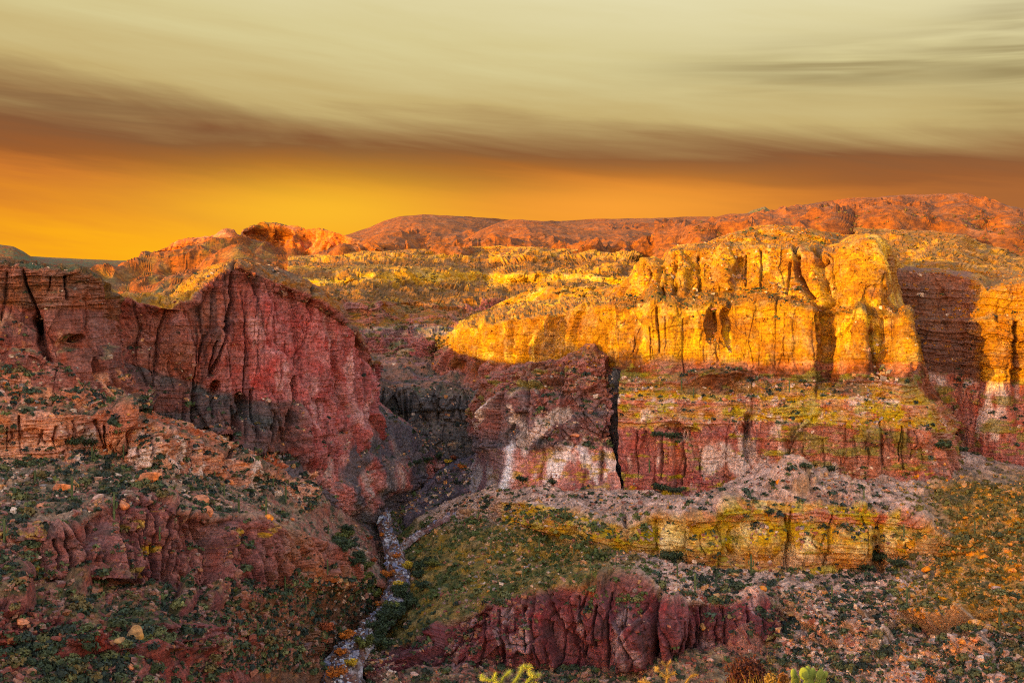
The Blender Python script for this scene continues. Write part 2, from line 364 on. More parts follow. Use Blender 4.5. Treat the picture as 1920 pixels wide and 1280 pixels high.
# ------------------------------------------------------------------ far country
def col_far(a, b, soil):
    return lambda c: rockcol(c, a, b, dark=VARN, streak=.25, soil=soil, soil_t=(.45, .75))
sheet('hills', -160, 460, [[(-160, 600, 2200), (460, 600, 2200)],
      [(-160, 440, 2700), (-60, 446, 2700), (0, 457, 2700), (25, 460, 2700), (45, 470, 2700), (62, 486, 2700), (90, 491, 2700), (160, 499, 2800), (200, 497, 3000), (240, 496, 3000), (300, 480, 3000), (460, 480, 3000)],
      [(-160, 470, 3200), (460, 500, 3300)]], ['far', 'bench'], M_FAR, 2.4, 1, sil=.15, scale=2.5, colour=col_far(OLIVE, RUST2, (SOILG, RUST2)))
sheet('west_mesa', 150, 720, [
      [(150, 640, 900), (400, 640, 900), (720, 640, 950)],
      [(150, 560, 1050), (215, 545, 1050), (300, 530, 1100), (450, 520, 1150), (560, 540, 1150), (720, 520, 1200)],
      [(150, 540, 1300), (200, 520, 1300), (235, 512, 1300), (290, 492, 1350), (345, 474, 1400), (405, 462, 1420), (450, 458, 1400), (520, 462, 1420), (565, 466, 1380), (600, 474, 1340), (650, 482, 1300), (720, 482, 1300)],
      [(150, 536, 1320), (200, 512, 1340), (235, 502, 1330), (288, 476, 1380), (292, 471, 1380), (318, 464, 1420), (322, 456, 1420), (345, 450, 1440), (385, 448, 1440), (405, 442, 1440), (412, 434, 1440), (425, 428, 1440), (438, 430, 1440), (445, 440, 1440), (451, 441, 1440), (456, 428, 1430), (490, 421, 1450), (530, 421, 1450), (565, 424, 1430), (575, 430, 1400), (600, 428, 1370), (640, 437, 1330), (660, 446, 1320), (720, 462, 1320)],
      [(150, 560, 1700), (720, 500, 1700)]],
      ['talus', 'hill', 'wall', 'bench'], M_FAR, 1.7, 2, wav=(70, 60), scale=3.0, hs=2,
      colour=lambda c: segmix(c, [rockcol(c, RUST, OLIVE, VARN, .2, (SOILG, RUST2), (.6, .9)), rockcol(c, RUST, RUST2, VARN, .3, (RUST2, OLIVE), (.6, .9)), rockcol(c, A(162, 88, 52), RUST, VARN, .5, None), rockcol(c, RUST, OLIVE, None, 0)]),
      bulges=[(500, 440, 50, 16, -28)])
sheet('plateau', 560, 1420, [
      [(560, 600, 1000), (1420, 600, 1000)],
      [(560, 520, 1250), (700, 500, 1250), (1000, 470, 1500), (1420, 450, 1500)],
      [(560, 470, 1900), (620, 452, 1900), (645, 441, 1900), (690, 426, 1950), (720, 413, 2000), (750, 404, 2000), (790, 400, 2000), (850, 403, 2000), (880, 405, 2050), (960, 413, 2200), (1040, 415, 2400), (1100, 412, 2500), (1160, 410, 2500), (1250, 408, 2500), (1340, 406, 2500), (1420, 404, 2500)],
      [(560, 500, 2400), (1420, 440, 3000)]],
      ['hill', 'hill', 'bench'], M_FAR, 1.8, 3, sil=.15, wav=(150, 110), scale=3.0, hs=3,
      
      bulges=[(780, 440, 26, 16, -20), (700, 480, 30, 12, -24), (1180, 425, 36, 8, -18)],
      colour=lambda c: rockcol(c, RUST, RUST2, VARN, .3, (RUST2, RUST), (.35, .8)))
sheet('foothill', 760, 1420, [
      [(760, 600, 900), (1420, 600, 900)],
      [(760, 500, 1150), (1000, 490, 1150), (1420, 490, 1100)],
      [(760, 476, 1500), (860, 456, 1500), (900, 430, 1500), (935, 415, 1500), (975, 410, 1500), (1010, 412, 1500), (1040, 418, 1500), (1075, 430, 1500), (1110, 434, 1500), (1180, 430, 1500), (1230, 438, 1500), (1320, 444, 1500), (1420, 450, 1500)],
      [(760, 510, 1900), (1420, 480, 1900)]],
      ['hill', 'hill', 'bench'], M_FAR, 1.8, 4, sil=.15, wav=(90, 90), scale=2.0, hs=4,
      colour=lambda c: rockcol(c, RUST, RUST2, VARN, .3, (RUST2, RUST), (.35, .8)))
sheet('north_mesa', 1230, 2120, [
      [(1230, 620, 620), (2120, 620, 620)],
      [(1230, 490, 950), (1500, 470, 900), (1700, 450, 950), (2120, 480, 900)],
      [(1230, 440, 1500), (1340, 432, 1500), (1500, 410, 1500), (1600, 392, 1550), (1800, 392, 1550), (1920, 420, 1450), (2120, 430, 1400)],
      [(1230, 445, 1700), (1300, 425, 1700), (1340, 406, 1700), (1365, 400, 1700), (1400, 399, 1700), (1430, 396, 1750), (1500, 383, 1750), (1560, 377, 1750), (1620, 369, 1750), (1700, 365, 1750), (1790, 365, 1750), (1845, 370, 1750), (1882, 387, 1750), (1920, 392, 1700), (2120, 400, 1700)],
      [(1230, 480, 2100), (2120, 430, 2200)]],
      ['hill', 'hill', 'hill', 'bench'], M_FAR, 1.9, 5, sil=.15, wav=(110, 110), scale=2.6, hs=4,
      bulges=[(1660, 405, 70, 16, -22), (1570, 408, 40, 14, 8)],
      colour=lambda c: rockcol(c, RUST, RUST2, VARN, .3, (RUST2, RUST), (.35, .8)))
sheet('peak', 1395, 1465, [[(1395, 420, 2600), (1465, 420, 2600)], [(1395, 402, 2700), (1412, 392, 2700), (1425, 389, 2700), (1434, 386, 2700), (1441, 391, 2700), (1465, 402, 2700)], [(1395, 420, 2900), (1465, 420, 2900)]],
      ['far', 'bench'], M_FAR, 2, 6, scale=1.0, hs=1, colour=col_far(OLIVE, GREY, (SOILG, OLIVE)))
# ------------------------------------------------------------------ stepped benches in the middle distance
BEN = [
      [(540, 900, 520), (700, 900, 540), (1250, 900, 560)],
      [(540, 810, 540), (700, 800, 560), (760, 815, 560), (860, 812, 560), (940, 790, 560), (1250, 800, 560)],
      [(540, 735, 560), (700, 728, 570), (800, 732, 575), (900, 735, 570), (1250, 740, 570)],
      [(540, 670, 690), (670, 664, 690), (760, 672, 680), (860, 682, 670), (950, 694, 640), (1250, 700, 640)],
      [(540, 628, 700), (670, 625, 705), (760, 628, 700), (840, 640, 690), (950, 645, 660), (1250, 650, 650)],
      [(540, 608, 760), (620, 612, 740), (720, 612, 740), (860, 620, 740), (1250, 630, 720)],
      [(540, 560, 770), (620, 552, 760), (700, 556, 760), (745, 566, 790), (800, 560, 850), (880, 565, 860), (940, 566, 830), (990, 560, 780), (1080, 545, 770), (1180, 545, 760), (1250, 545, 760)],
      [(540, 536, 880), (640, 534, 880), (745, 534, 900), (860, 532, 960), (905, 530, 1010), (955, 532, 940), (1060, 533, 900), (1130, 536, 890), (1250, 540, 880)],
      [(540, 520, 890), (640, 520, 890), (745, 515, 905), (858, 515, 965), (905, 514, 1015), (955, 515, 945), (1060, 516, 905), (1130, 520, 895), (1250, 522, 885)],
      [(540, 500, 1100), (680, 490, 1100), (760, 482, 1100), (860, 484, 1150), (930, 482, 1150), (1000, 478, 1050), (1080, 486, 1020), (1160, 484, 1000), (1250, 486, 1000)],
      [(540, 480, 1200), (700, 470, 1200), (800, 466, 1150), (900, 462, 1180), (1000, 462, 1160), (1060, 466, 1100), (1160, 474, 1100), (1250, 476, 1100)],
      [(540, 520, 1400), (1250, 510, 1400)]]
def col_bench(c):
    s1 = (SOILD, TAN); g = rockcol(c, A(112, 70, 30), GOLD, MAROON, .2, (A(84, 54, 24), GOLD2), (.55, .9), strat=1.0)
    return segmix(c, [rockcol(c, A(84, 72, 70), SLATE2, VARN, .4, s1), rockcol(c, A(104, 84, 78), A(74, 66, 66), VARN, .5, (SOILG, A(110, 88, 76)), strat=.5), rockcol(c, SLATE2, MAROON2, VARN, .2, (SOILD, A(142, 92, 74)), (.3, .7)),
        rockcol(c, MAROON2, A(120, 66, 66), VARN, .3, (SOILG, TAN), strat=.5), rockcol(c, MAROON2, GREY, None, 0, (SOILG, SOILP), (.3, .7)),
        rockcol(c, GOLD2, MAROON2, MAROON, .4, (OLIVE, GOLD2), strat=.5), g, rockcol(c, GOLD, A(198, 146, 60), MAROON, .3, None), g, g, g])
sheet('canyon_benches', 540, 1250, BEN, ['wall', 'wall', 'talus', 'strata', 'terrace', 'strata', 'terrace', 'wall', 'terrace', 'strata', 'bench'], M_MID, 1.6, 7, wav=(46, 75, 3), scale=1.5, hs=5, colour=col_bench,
      cracks=[([(757, 735), (760, 800)], 3, 7)] + joints(700, 940, 12, pl((700, 732), (940, 738)), pl((700, 800), (940, 795)), 2.5, 4, 15, 6), bulges=[(905, 590, 60, 26, -8)])
sheet('slickrock', 1600, 2120, [
      [(1600, 560, 560), (2120, 560, 560)],
      [(1600, 500, 640), (1700, 506, 620), (1800, 505, 600), (1880, 520, 580), (1920, 528, 580), (2120, 540, 580)],
      [(1600, 470, 720), (1690, 472, 700), (1740, 468, 690), (1790, 462, 690), (1815, 478, 690), (1860, 492, 690), (1920, 500, 690), (2120, 505, 680)],
      [(1600, 425, 820), (1650, 428, 820), (1700, 430, 800), (1760, 433, 800), (1800, 440, 790), (1830, 448, 850), (1920, 462, 850), (2120, 470, 850)],
      [(1600, 480, 1000), (2120, 490, 1000)]],
      ['bench', 'strata', 'strata', 'bench'], M_MID, 1.8, 8, wav=(30, 70), scale=1.5, colour=lambda c: rockcol(c, GOLD, GOLD2, MAROON, .3, (GOLD2, OLIVE), (.6, .9), strat=.35))
# ------------------------------------------------------------------ right hand mesa: wing, main wall, alcove wall, buttress
WING = [
      [(820, 740, 620), (950, 760, 540), (1070, 760, 500), (1200, 760, 490)],
      [(820, 655, 650), (838, 645, 650), (870, 662, 625), (900, 672, 600), (960, 682, 560), (1040, 680, 530), (1100, 690, 505), (1160, 690, 486), (1200, 690, 480)],
      [(820, 636, 660), (838, 630, 655), (870, 622, 632), (900, 616, 606), (950, 604, 570), (1010, 594, 545), (1060, 586, 525), (1110, 580, 505), (1160, 574, 490), (1200, 572, 484)],
      [(820, 634, 690), (838, 626, 690), (900, 600, 680), (960, 586, 650), (1040, 574, 620), (1100, 568, 580), (1160, 562, 540), (1200, 560, 530)],
      [(820, 630, 760), (900, 596, 770), (950, 578, 800), (1000, 566, 760), (1080, 562, 720), (1200, 556, 650)],
      [(820, 620, 800), (1000, 540, 780), (1060, 534, 740), (1120, 538, 720), (1200, 536, 660)],
      [(820, 660, 860), (1000, 560, 900), (1200, 560, 860)]]
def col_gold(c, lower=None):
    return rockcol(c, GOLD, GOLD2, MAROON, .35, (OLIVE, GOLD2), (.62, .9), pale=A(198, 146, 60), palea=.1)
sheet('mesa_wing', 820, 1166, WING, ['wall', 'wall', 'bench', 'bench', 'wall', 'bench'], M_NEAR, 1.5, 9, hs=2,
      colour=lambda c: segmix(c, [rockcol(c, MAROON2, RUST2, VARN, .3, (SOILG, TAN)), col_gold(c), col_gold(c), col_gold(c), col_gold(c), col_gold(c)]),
      cracks=joints(850, 1150, 14, pl((850, 628), (1150, 585)), pl((850, 655), (950, 680), (1150, 690)), 2.2, 2.4, 13, 6) + [([(952, 620), (950, 680)], 4, 4), ([(1000, 600), (985, 680)], 4, 4), ([(1062, 590), (1066, 670)], 3, 3)],
      bulges=[(915, 650, 18, 60, 4), (985, 650, 26, 60, 3), (1110, 640, 44, 70, 3), (875, 640, 24, 40, 3)])
MESA = [
      # 0 hidden foot
      [(1120, 1000, 442), (1350, 1000, 420), (1600, 960, 405), (1800, 930, 405)],
      # 1 foot of the red base wall
      [(1120, 918, 446), (1170, 922, 442), (1230, 930, 436), (1290, 936, 430), (1350, 926, 428), (1385, 900, 432), (1420, 868, 436), (1500, 872, 426), (1560, 886, 418), (1610, 898, 412), (1680, 894, 408), (1740, 880, 408), (1768, 868, 414), (1800, 860, 440)],
      # 2 top of base wall
      [(1120, 800, 450), (1200, 800, 446), (1290, 800, 436), (1400, 788, 440), (1500, 792, 430), (1600, 800, 415), (1700, 805, 411), (1745, 800, 415), (1760, 810, 424), (1800, 820, 470)],
      # 3 top of banded beds
      [(1120, 735, 458), (1200, 736, 454), (1290, 738, 448), (1400, 740, 448), (1500, 742, 438), (1600, 742, 424), (1700, 748, 418), (1735, 750, 424), (1752, 770, 436), (1800, 790, 490)],
      # 4 rubble ledge back edge
      [(1120, 712, 468), (1200, 712, 464), (1270, 700, 462), (1350, 694, 462), (1420, 706, 462), (1500, 716, 450), (1531, 716, 446), (1538, 716, 458), (1560, 716, 454), (1584, 714, 442), (1600, 712, 436), (1700, 716, 430), (1722, 730, 440), (1740, 750, 456), (1800, 770, 500)],
      # 5 top of the middle wall
      [(1120, 576, 482), (1160, 574, 480), (1200, 574, 476), (1260, 576, 472), (1340, 574, 468), (1420, 574, 466), (1480, 578, 462), (1532, 588, 454), (1538, 590, 465), (1560, 588, 463), (1580, 587, 452), (1600, 586, 448), (1636, 588, 444), (1642, 590, 449), (1664, 590, 446), (1690, 592, 442), (1706, 600, 460), (1720, 640, 484), (1740, 700, 500), (1800, 740, 520)],
      # 6 bench back edge / foot of the upper wall
      [(1120, 566, 500), (1160, 562, 500), (1200, 556, 496), (1260, 548, 490), (1340, 548, 486), (1420, 556, 482), (1480, 566, 476), (1550, 572, 464), (1600, 574, 452), (1650, 574, 448), (1675, 578, 456), (1700, 590, 480), (1715, 610, 520), (1740, 660, 540), (1800, 700, 560)],
      # 7 top of front upper wall
      [(1120, 562, 540), (1168, 560, 520), (1180, 538, 506), (1196, 514, 504), (1220, 502, 504), (1250, 496, 500), (1262, 474, 502), (1300, 468, 500), (1340, 470, 500), (1400, 466, 498), (1480, 466, 492), (1520, 472, 486), (1550, 478, 478), (1580, 470, 470), (1630, 460, 464), (1648, 464, 466), (1668, 482, 486), (1690, 505, 530), (1712, 560, 590), (1740, 640, 620), (1800, 680, 640)],
      # 8 behind: rim before the dome
      [(1120, 561, 560), (1168, 558, 540), (1196, 512, 530), (1250, 492, 530), (1262, 470, 530), (1300, 462, 530), (1340, 460, 530), (1400, 458, 525), (1480, 458, 520), (1550, 464, 520), (1630, 456, 500), (1652, 461, 500), (1670, 480, 540), (1695, 504, 560), (1712, 555, 620), (1740, 640, 660), (1800, 680, 680)],
      # 9 dome top
      [(1120, 560, 640), (1168, 556, 620), (1196, 510, 560), (1250, 484, 555), (1275, 462, 550), (1320, 458, 550), (1348, 446, 545), (1380, 436, 545), (1420, 424, 545), (1460, 420, 545), (1500, 424, 545), (1540, 432, 555), (1580, 440, 600), (1630, 452, 620), (1665, 470, 620), (1700, 500, 640), (1712, 550, 700), (1800, 670, 760)],
      [(1120, 600, 760), (1400, 480, 700), (1600, 500, 760), (1800, 690, 860)]]
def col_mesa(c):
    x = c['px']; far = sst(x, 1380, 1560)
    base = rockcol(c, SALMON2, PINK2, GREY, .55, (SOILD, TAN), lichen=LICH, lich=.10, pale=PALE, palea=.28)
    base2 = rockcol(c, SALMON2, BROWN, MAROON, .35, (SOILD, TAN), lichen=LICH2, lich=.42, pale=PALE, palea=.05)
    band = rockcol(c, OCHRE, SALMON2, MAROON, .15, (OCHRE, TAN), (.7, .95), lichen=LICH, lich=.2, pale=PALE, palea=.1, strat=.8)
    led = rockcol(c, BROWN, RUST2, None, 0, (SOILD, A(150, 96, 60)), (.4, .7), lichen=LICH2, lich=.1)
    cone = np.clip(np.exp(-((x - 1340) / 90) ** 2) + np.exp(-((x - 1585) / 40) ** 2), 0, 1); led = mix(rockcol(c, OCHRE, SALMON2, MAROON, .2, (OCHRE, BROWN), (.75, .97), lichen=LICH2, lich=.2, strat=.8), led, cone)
    hi = sst(c['py'], 660, 690)  # sunlit gold above the shadow line, shaded rock tone below, painted into colour
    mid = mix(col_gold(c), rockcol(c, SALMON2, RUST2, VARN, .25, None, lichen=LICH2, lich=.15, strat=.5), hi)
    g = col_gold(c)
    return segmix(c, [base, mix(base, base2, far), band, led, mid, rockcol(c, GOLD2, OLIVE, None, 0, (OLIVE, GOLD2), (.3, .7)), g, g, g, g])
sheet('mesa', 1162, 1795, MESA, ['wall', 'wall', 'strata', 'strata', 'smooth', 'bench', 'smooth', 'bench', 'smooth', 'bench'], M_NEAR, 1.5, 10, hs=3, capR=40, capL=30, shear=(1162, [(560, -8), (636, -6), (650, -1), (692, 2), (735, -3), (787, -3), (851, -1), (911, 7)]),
      colour=col_mesa,
      cracks=joints(1180, 1750, 13, pl((1180, 800), (1750, 800)), pl((1180, 920), (1290, 930), (1400, 880), (1600, 890), (1750, 875)), 2.2, 3, 7) + joints(1180, 1690, 16, pl((1180, 580), (1690, 594)), pl((1180, 700), (1690, 700)), 1.6, 1.4, 8, 3) + joints(1190, 1660, 6, pl((1190, 510), (1300, 470), (1660, 480)), pl((1190, 560), (1660, 570)), 1.8, 2, 9, 4) + [([(1457, 570), (1457, 690)], 1.8, 1.8), ([(1491, 466), (1495, 516), (1519, 558)], 4.5, 7),
              ([(1534, 474), (1536, 520), (1548, 572)], 8, 11), ([(1556, 478), (1562, 540), (1555, 570)], 2, 3), ([(1427, 470), (1429, 545)], 2.5, 2.5), ([(1310, 484), (1312, 545)], 5, 5), ([(1270, 500), (1272, 550)], 3.5, 3.5),
              ([(1246, 505), (1246, 560)], 3, 3), ([(1401, 782), (1405, 860)], 6, 6), ([(1340, 585), (1350, 640), (1366, 650)], 3, 3), ([(1530, 590), (1534, 700), (1528, 750)], 3, 3), ([(1585, 790), (1581, 880)], 3, 3),
              ([(1500, 790), (1480, 830)], 3, 2), ([(1650, 790), (1655, 870)], 2.5, 2), ([(1690, 800), (1695, 880)], 2.5, 2), ([(1232, 580), (1238, 660)], 2.5, 3), ([(1410, 690), (1410, 800)], 2, 1.5), ([(1640, 620), (1645, 700)], 4, 3)],
      bulges=[(1335, 610, 16, 40, -7), (1365, 612, 12, 50, -6), (1392, 505, 16, 26, -5), (1360, 510, 26, 50, 5), (1440, 620, 60, 90, 3), (1500, 620, 36, 90, 3), (1622, 500, 52, 90, 4), (1660, 650, 34, 60, -4),
              (1240, 620, 40, 90, 3), (1225, 530, 30, 44, 6), (1280, 520, 14, 44, 5), (1255, 535, 12, 30, 4), (1615, 640, 18, 80, 6), (1690, 650, 14, 70, 6), (1275, 812, 44, 16, -6), (1340, 706, 50, 22, 5),
              (1640, 815, 20, 22, 4), (1690, 815, 18, 24, 4), (1725, 820, 16, 24, 4)])
EASTW = [
      [(1660, 960, 440), (2120, 960, 430)],
      [(1660, 870, 478), (1740, 838, 480), (1790, 832, 476), (1850, 858, 462), (1920, 880, 450), (2120, 900, 430)],
      [(1660, 700, 486), (1800, 700, 486), (1830, 715, 474), (1850, 718, 462), (1890, 720, 458), (1905, 710, 470), (1960, 700, 450), (2120, 700, 440)],
      [(1660, 598, 496), (1800, 600, 494), (1835, 605, 476), (1860, 598, 468), (1900, 596, 464), (1920, 594, 462), (2120, 590, 450)],
      [(1660, 594, 500), (1800, 594, 500), (1845, 592, 482), (1920, 588, 472), (2120, 580, 458)],
      [(1660, 506, 510), (1760, 508, 508), (1800, 516, 508), (1836, 526, 506), (1852, 546, 490), (1880, 536, 482), (1920, 528, 478), (2120, 520, 470)],
      [(1660, 500, 640), (1920, 510, 640), (2120, 510, 600)]]
def col_east(c):
    up = rockcol(c, A(112, 72, 56), BROWN, VARN, .3, (GOLD2, OLIVE), (.7, .95), strat=.5)
    g = rockcol(c, GOLD, GOLD2, MAROON, .3, (GOLD2, OLIVE), (.7, .95)); rt = sst(c['px'] + c['lay'] * 10, 1815, 1840)  # sun put into colour: gold on the lit right end, brown where shaded
    lo = rockcol(c, PINK2, SALMON2, GREY, .4, (SOILD, TAN), lichen=LICH2, lich=.25, pale=PALE, palea=.15)
    u = mix(up, g, rt)
    return segmix(c, [lo, lo, u, u, u, u])
sheet('alcove_wall', 1660, 2120, EASTW, ['wall', 'smooth', 'strata', 'bench', 'strata', 'bench'], M_NEAR, 1.6, 11, hs=3, colour=col_east,
      cracks=[([(1738, 740), (1750, 840)], 4, 4), ([(1905, 600), (1900, 720)], 4, 4), ([(1870, 560), (1868, 600)], 3, 3)], bulges=[(1880, 830, 60, 70, 3)])
BUTT = [
      [(880, 980, 470), (1190, 1000, 440)],
      [(880, 880, 500), (905, 895, 482), (940, 908, 462), (1000, 914, 454), (1100, 918, 446), (1160, 922, 444), (1190, 920, 460)],
      [(880, 850, 510), (905, 846, 484), (940, 838, 466), (1000, 842, 458), (1100, 836, 452), (1150, 836, 450), (1190, 836, 470)],
      [(880, 800, 520), (900, 770, 496), (940, 740, 480), (1000, 730, 472), (1080, 738, 466), (1148, 748, 462), (1190, 760, 490)],
      [(880, 780, 540), (900, 735, 520), (920, 706, 508), (960, 692, 500), (1010, 682, 496), (1060, 680, 492), (1100, 676, 486), (1150, 684, 484), (1190, 700, 500)],
      [(880, 760, 580), (910, 720, 560), (960, 684, 540), (1040, 676, 520), (1086, 664, 506), (1096, 646, 498), (1112, 644, 496), (1120, 658, 496), (1160, 676, 496), (1190, 690, 510)],
      [(880, 800, 620), (1190, 720, 560)]]
sheet('chimney_back', 1132, 1184, [[(1120, 960, 474), (1200, 960, 474)], [(1120, 900, 458), (1200, 900, 458)], [(1120, 790, 466), (1200, 790, 466)], [(1120, 720, 480), (1155, 690, 480), (1200, 720, 480)]], ['wall', 'wall', 'wall'], M_NEAR, 1.8, 31,
      colour=lambda c: rockcol(c, GREY, A(84, 58, 54), VARN, .6, (SOILD, GREY)))
def col_butt(c):
    x, y = c['px'], c['py']
    lo = rockcol(c, A(196, 128, 116), PINK2, GREY, .5, (SOILD, TAN), lichen=OCHRE, lich=.12, pale=A(226, 200, 196), palea=.35)
    mid = rockcol(c, MAROON2, SLATE2, VARN, .5, (SOILD, TAN), pale=PALE, palea=.1)
    top = rockcol(c, BROWN, MAROON2, VARN, .3, (A(150, 90, 64), SOILD), (.5, .8), lichen=LICH2, lich=.1)
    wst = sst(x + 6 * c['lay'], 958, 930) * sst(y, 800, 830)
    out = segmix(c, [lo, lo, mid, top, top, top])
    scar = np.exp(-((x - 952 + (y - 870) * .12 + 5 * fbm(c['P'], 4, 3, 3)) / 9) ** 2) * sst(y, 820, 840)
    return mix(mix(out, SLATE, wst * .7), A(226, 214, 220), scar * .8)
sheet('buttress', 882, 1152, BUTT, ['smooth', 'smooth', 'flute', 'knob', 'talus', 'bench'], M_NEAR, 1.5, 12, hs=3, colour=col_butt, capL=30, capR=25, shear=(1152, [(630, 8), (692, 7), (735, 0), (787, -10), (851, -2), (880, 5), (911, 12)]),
      cracks=[([(1000, 700), (985, 780), (990, 840)], 3, 3), ([(1060, 690), (1050, 740)], 3, 3), ([(1130, 850), (1128, 900)], 3, 4), ([(1020, 845), (1016, 905)], 2, 2)],
      bulges=[(1150, 700, 16, 60, -6), (925, 740, 22, 50, 3), (1010, 720, 20, 30, 2)])
# ------------------------------------------------------------------ left hand butte and massif
BUTTE = [
      [(170, 960, 402), (330, 960, 412), (450, 960, 426), (550, 960, 440), (620, 960, 462), (690, 960, 500), (720, 960, 560)],
      [(170, 750, 392), (240, 760, 394), (330, 792, 402), (400, 800, 408), (450, 828, 412), (500, 846, 418), (550, 856, 424), (580, 842, 434), (620, 824, 448), (660, 800, 466), (690, 780, 482), (704, 772, 500), (720, 770, 560)],
      [(170, 690, 400), (240, 680, 400), (300, 700, 404), (360, 716, 412), (400, 740, 414), (500, 750, 424), (560, 750, 436), (640, 740, 462), (690, 730, 488), (702, 720, 505), (720, 720, 580)],
      [(170, 640, 404), (200, 610, 406), (230, 600, 406), (300, 592, 408), (330, 574, 414), (380, 560, 420), (437, 530, 428), (500, 545, 436), (580, 572, 452), (640, 610, 472), (680, 660, 492), (694, 690, 510), (703, 690, 540), (720, 700, 600)],
      [(170, 610, 410), (200, 590, 410), (218, 566, 412), (240, 560, 412), (300, 576, 414), (322, 580, 416), (362, 570, 420), (376, 546, 426), (402, 526, 430), (430, 508, 434), (450, 500, 436), (480, 514, 440), (520, 530, 446), (560, 547, 454), (600, 568, 464), (640, 598, 478), (664, 622, 490), (684, 658, 504), (696, 684, 520), (703, 682, 550), (720, 690, 620)],
      [(170, 600, 440), (200, 585, 440), (218, 562, 440), (240, 550, 450), (290, 558, 456), (320, 560, 458), (345, 530, 462), (362, 512, 462), (400, 496, 460), (436, 485, 458), (470, 489, 462), (520, 500, 470), (560, 515, 478), (600, 540, 488), (640, 578, 500), (664, 616, 512), (684, 654, 524), (696, 680, 540), (703, 676, 580), (720, 690, 660)],
      [(170, 760, 470), (300, 760, 486), (440, 760, 480), (600, 760, 505), (700, 800, 600), (720, 800, 690)]]
BUTTE = [[(a, b, d * f) for a, b, d in ln] for ln, f in zip(BUTTE, (1, 1, .995, .98, .96, .95, .955))]
def col_butte(c):
    x, y = c['px'], c['py']
    pk = sst(x + y * .3 + 30 * fbm(c['P'], 20, 3, 7), 560, 700)
    face = mix(rockcol(c, A(138, 80, 66), PINK2, VARN, .6, (SOILD, TAN), strat=.15), rockcol(c, A(180, 96, 92), A(150, 78, 76), VARN, .45, (SOILD, TAN), pale=A(196, 132, 128), palea=.05, strat=.1), pk)
    low = mix(rockcol(c, GREY, A(120, 66, 58), VARN, .7, (SOILD, SOILG)), face, sst(x, 540, 580) * .8)
    up = rockcol(c, A(122, 66, 56), A(150, 80, 72), VARN, .45, (SOILD, A(130, 84, 60)), strat=.35)
    cap = rockcol(c, A(120, 72, 52), GOLD2, VARN, .2, (A(96, 66, 46), A(130, 92, 60)), (.4, .8), strat=.4)
    lf = sst(x, 440, 400); cap = mix(cap, col_gold(c), lf)  # sunlit left shoulder of the cap painted in gold
    return segmix(c, [low, low, face, up, cap, cap])
sheet('butte', 172, 712, BUTTE, ['flute', 'wall', 'wall', 'wall', 'bench', 'bench'], M_NEAR, 1.4, 13, hs=2, capR=50, colour=col_butte,
      cracks=joints(210, 700, 13, pl((210, 620), (330, 600), (440, 540), (600, 580), (700, 700)), pl((210, 740), (450, 810), (560, 840), (700, 770)), 1.8, 1.8, 10, 14) + joints(330, 600, 12, pl((330, 720), (600, 740)), pl((330, 790), (450, 825), (560, 850), (600, 830)), 3, 3, 11, 9) + [([(438, 492), (431, 537), (435, 567), (424, 609), (412, 650), (397, 700)], 3.5, 8), ([(399, 640), (391, 705)], 3, 4), ([(581, 535), (583, 601), (575, 642), (564, 665), (562, 715)], 2.2, 4), ([(523, 568), (523, 605)], 2.5, 3),
              ([(315, 586), (300, 620), (293, 660), (287, 700)], 4, 6), ([(470, 520), (482, 560)], 2, 2), ([(650, 600), (672, 650), (690, 700)], 4, 4), ([(265, 610), (250, 660)], 3, 3), ([(508, 700), (505, 740)], 2, 2), ([(540, 640), (552, 690)], 1.5, 1.5), ([(700, 690), (694, 770)], 3, 5)],
      bulges=[(187, 680, 16, 46, -14), (549, 730, 9, 24, -8), (455, 758, 12, 26, -9), (399, 726, 10, 20, -8), (437, 792, 9, 22, -7), (538, 800, 8, 34, -7), (345, 640, 40, 70, 4), (498, 790, 22, 60, 3), (560, 810, 12, 60, 5), (218, 640, 22, 60, 3), (255, 690, 30, 40, 3)])
MASS = [
      [(-150, 760, 330), (60, 760, 340), (280, 780, 360)],
      [(-150, 660, 340), (0, 650, 345), (60, 660, 350), (110, 690, 352), (160, 706, 358), (200, 712, 366), (240, 700, 390), (280, 700, 420)],
      [(-150, 570, 346), (0, 572, 350), (60, 580, 356), (120, 580, 358), (190, 580, 372), (215, 600, 390), (245, 620, 420), (280, 640, 450)],
      [(-150, 486, 356), (0, 496, 360), (40, 502, 362), (100, 506, 364), (150, 512, 368), (180, 526, 374), (200, 544, 384), (215, 566, 400), (235, 590, 430), (280, 620, 470)],
      [(-150, 480, 380), (-60, 482, 380), (0, 489, 382), (40, 494, 384), (60, 496, 386), (100, 496, 388), (130, 498, 388), (160, 500, 392), (182, 512, 396), (200, 532, 402), (216, 556, 414), (240, 585, 440), (280, 615, 480)],
      [(-150, 640, 430), (280, 720, 500)]]
MASS = [[(a, b, d * f) for a, b, d in ln] for ln, f in zip(MASS, (1, 1, 1, .975, .96, .95))]
def col_mass(c):
    lo = rockcol(c, A(146, 82, 70), A(112, 66, 60), VARN, .4, (SOILD, TAN), pale=SALMON, palea=.12, strat=.25)
    up = rockcol(c, A(116, 70, 50), A(140, 80, 62), VARN, .4, (SOILG, A(110, 74, 44)), (.5, .8), strat=.4)
    return segmix(c, [lo, lo, up, rockcol(c, OLIVE, RUST2, None, 0, (SOILG, RUST2), (.3, .7)), up])
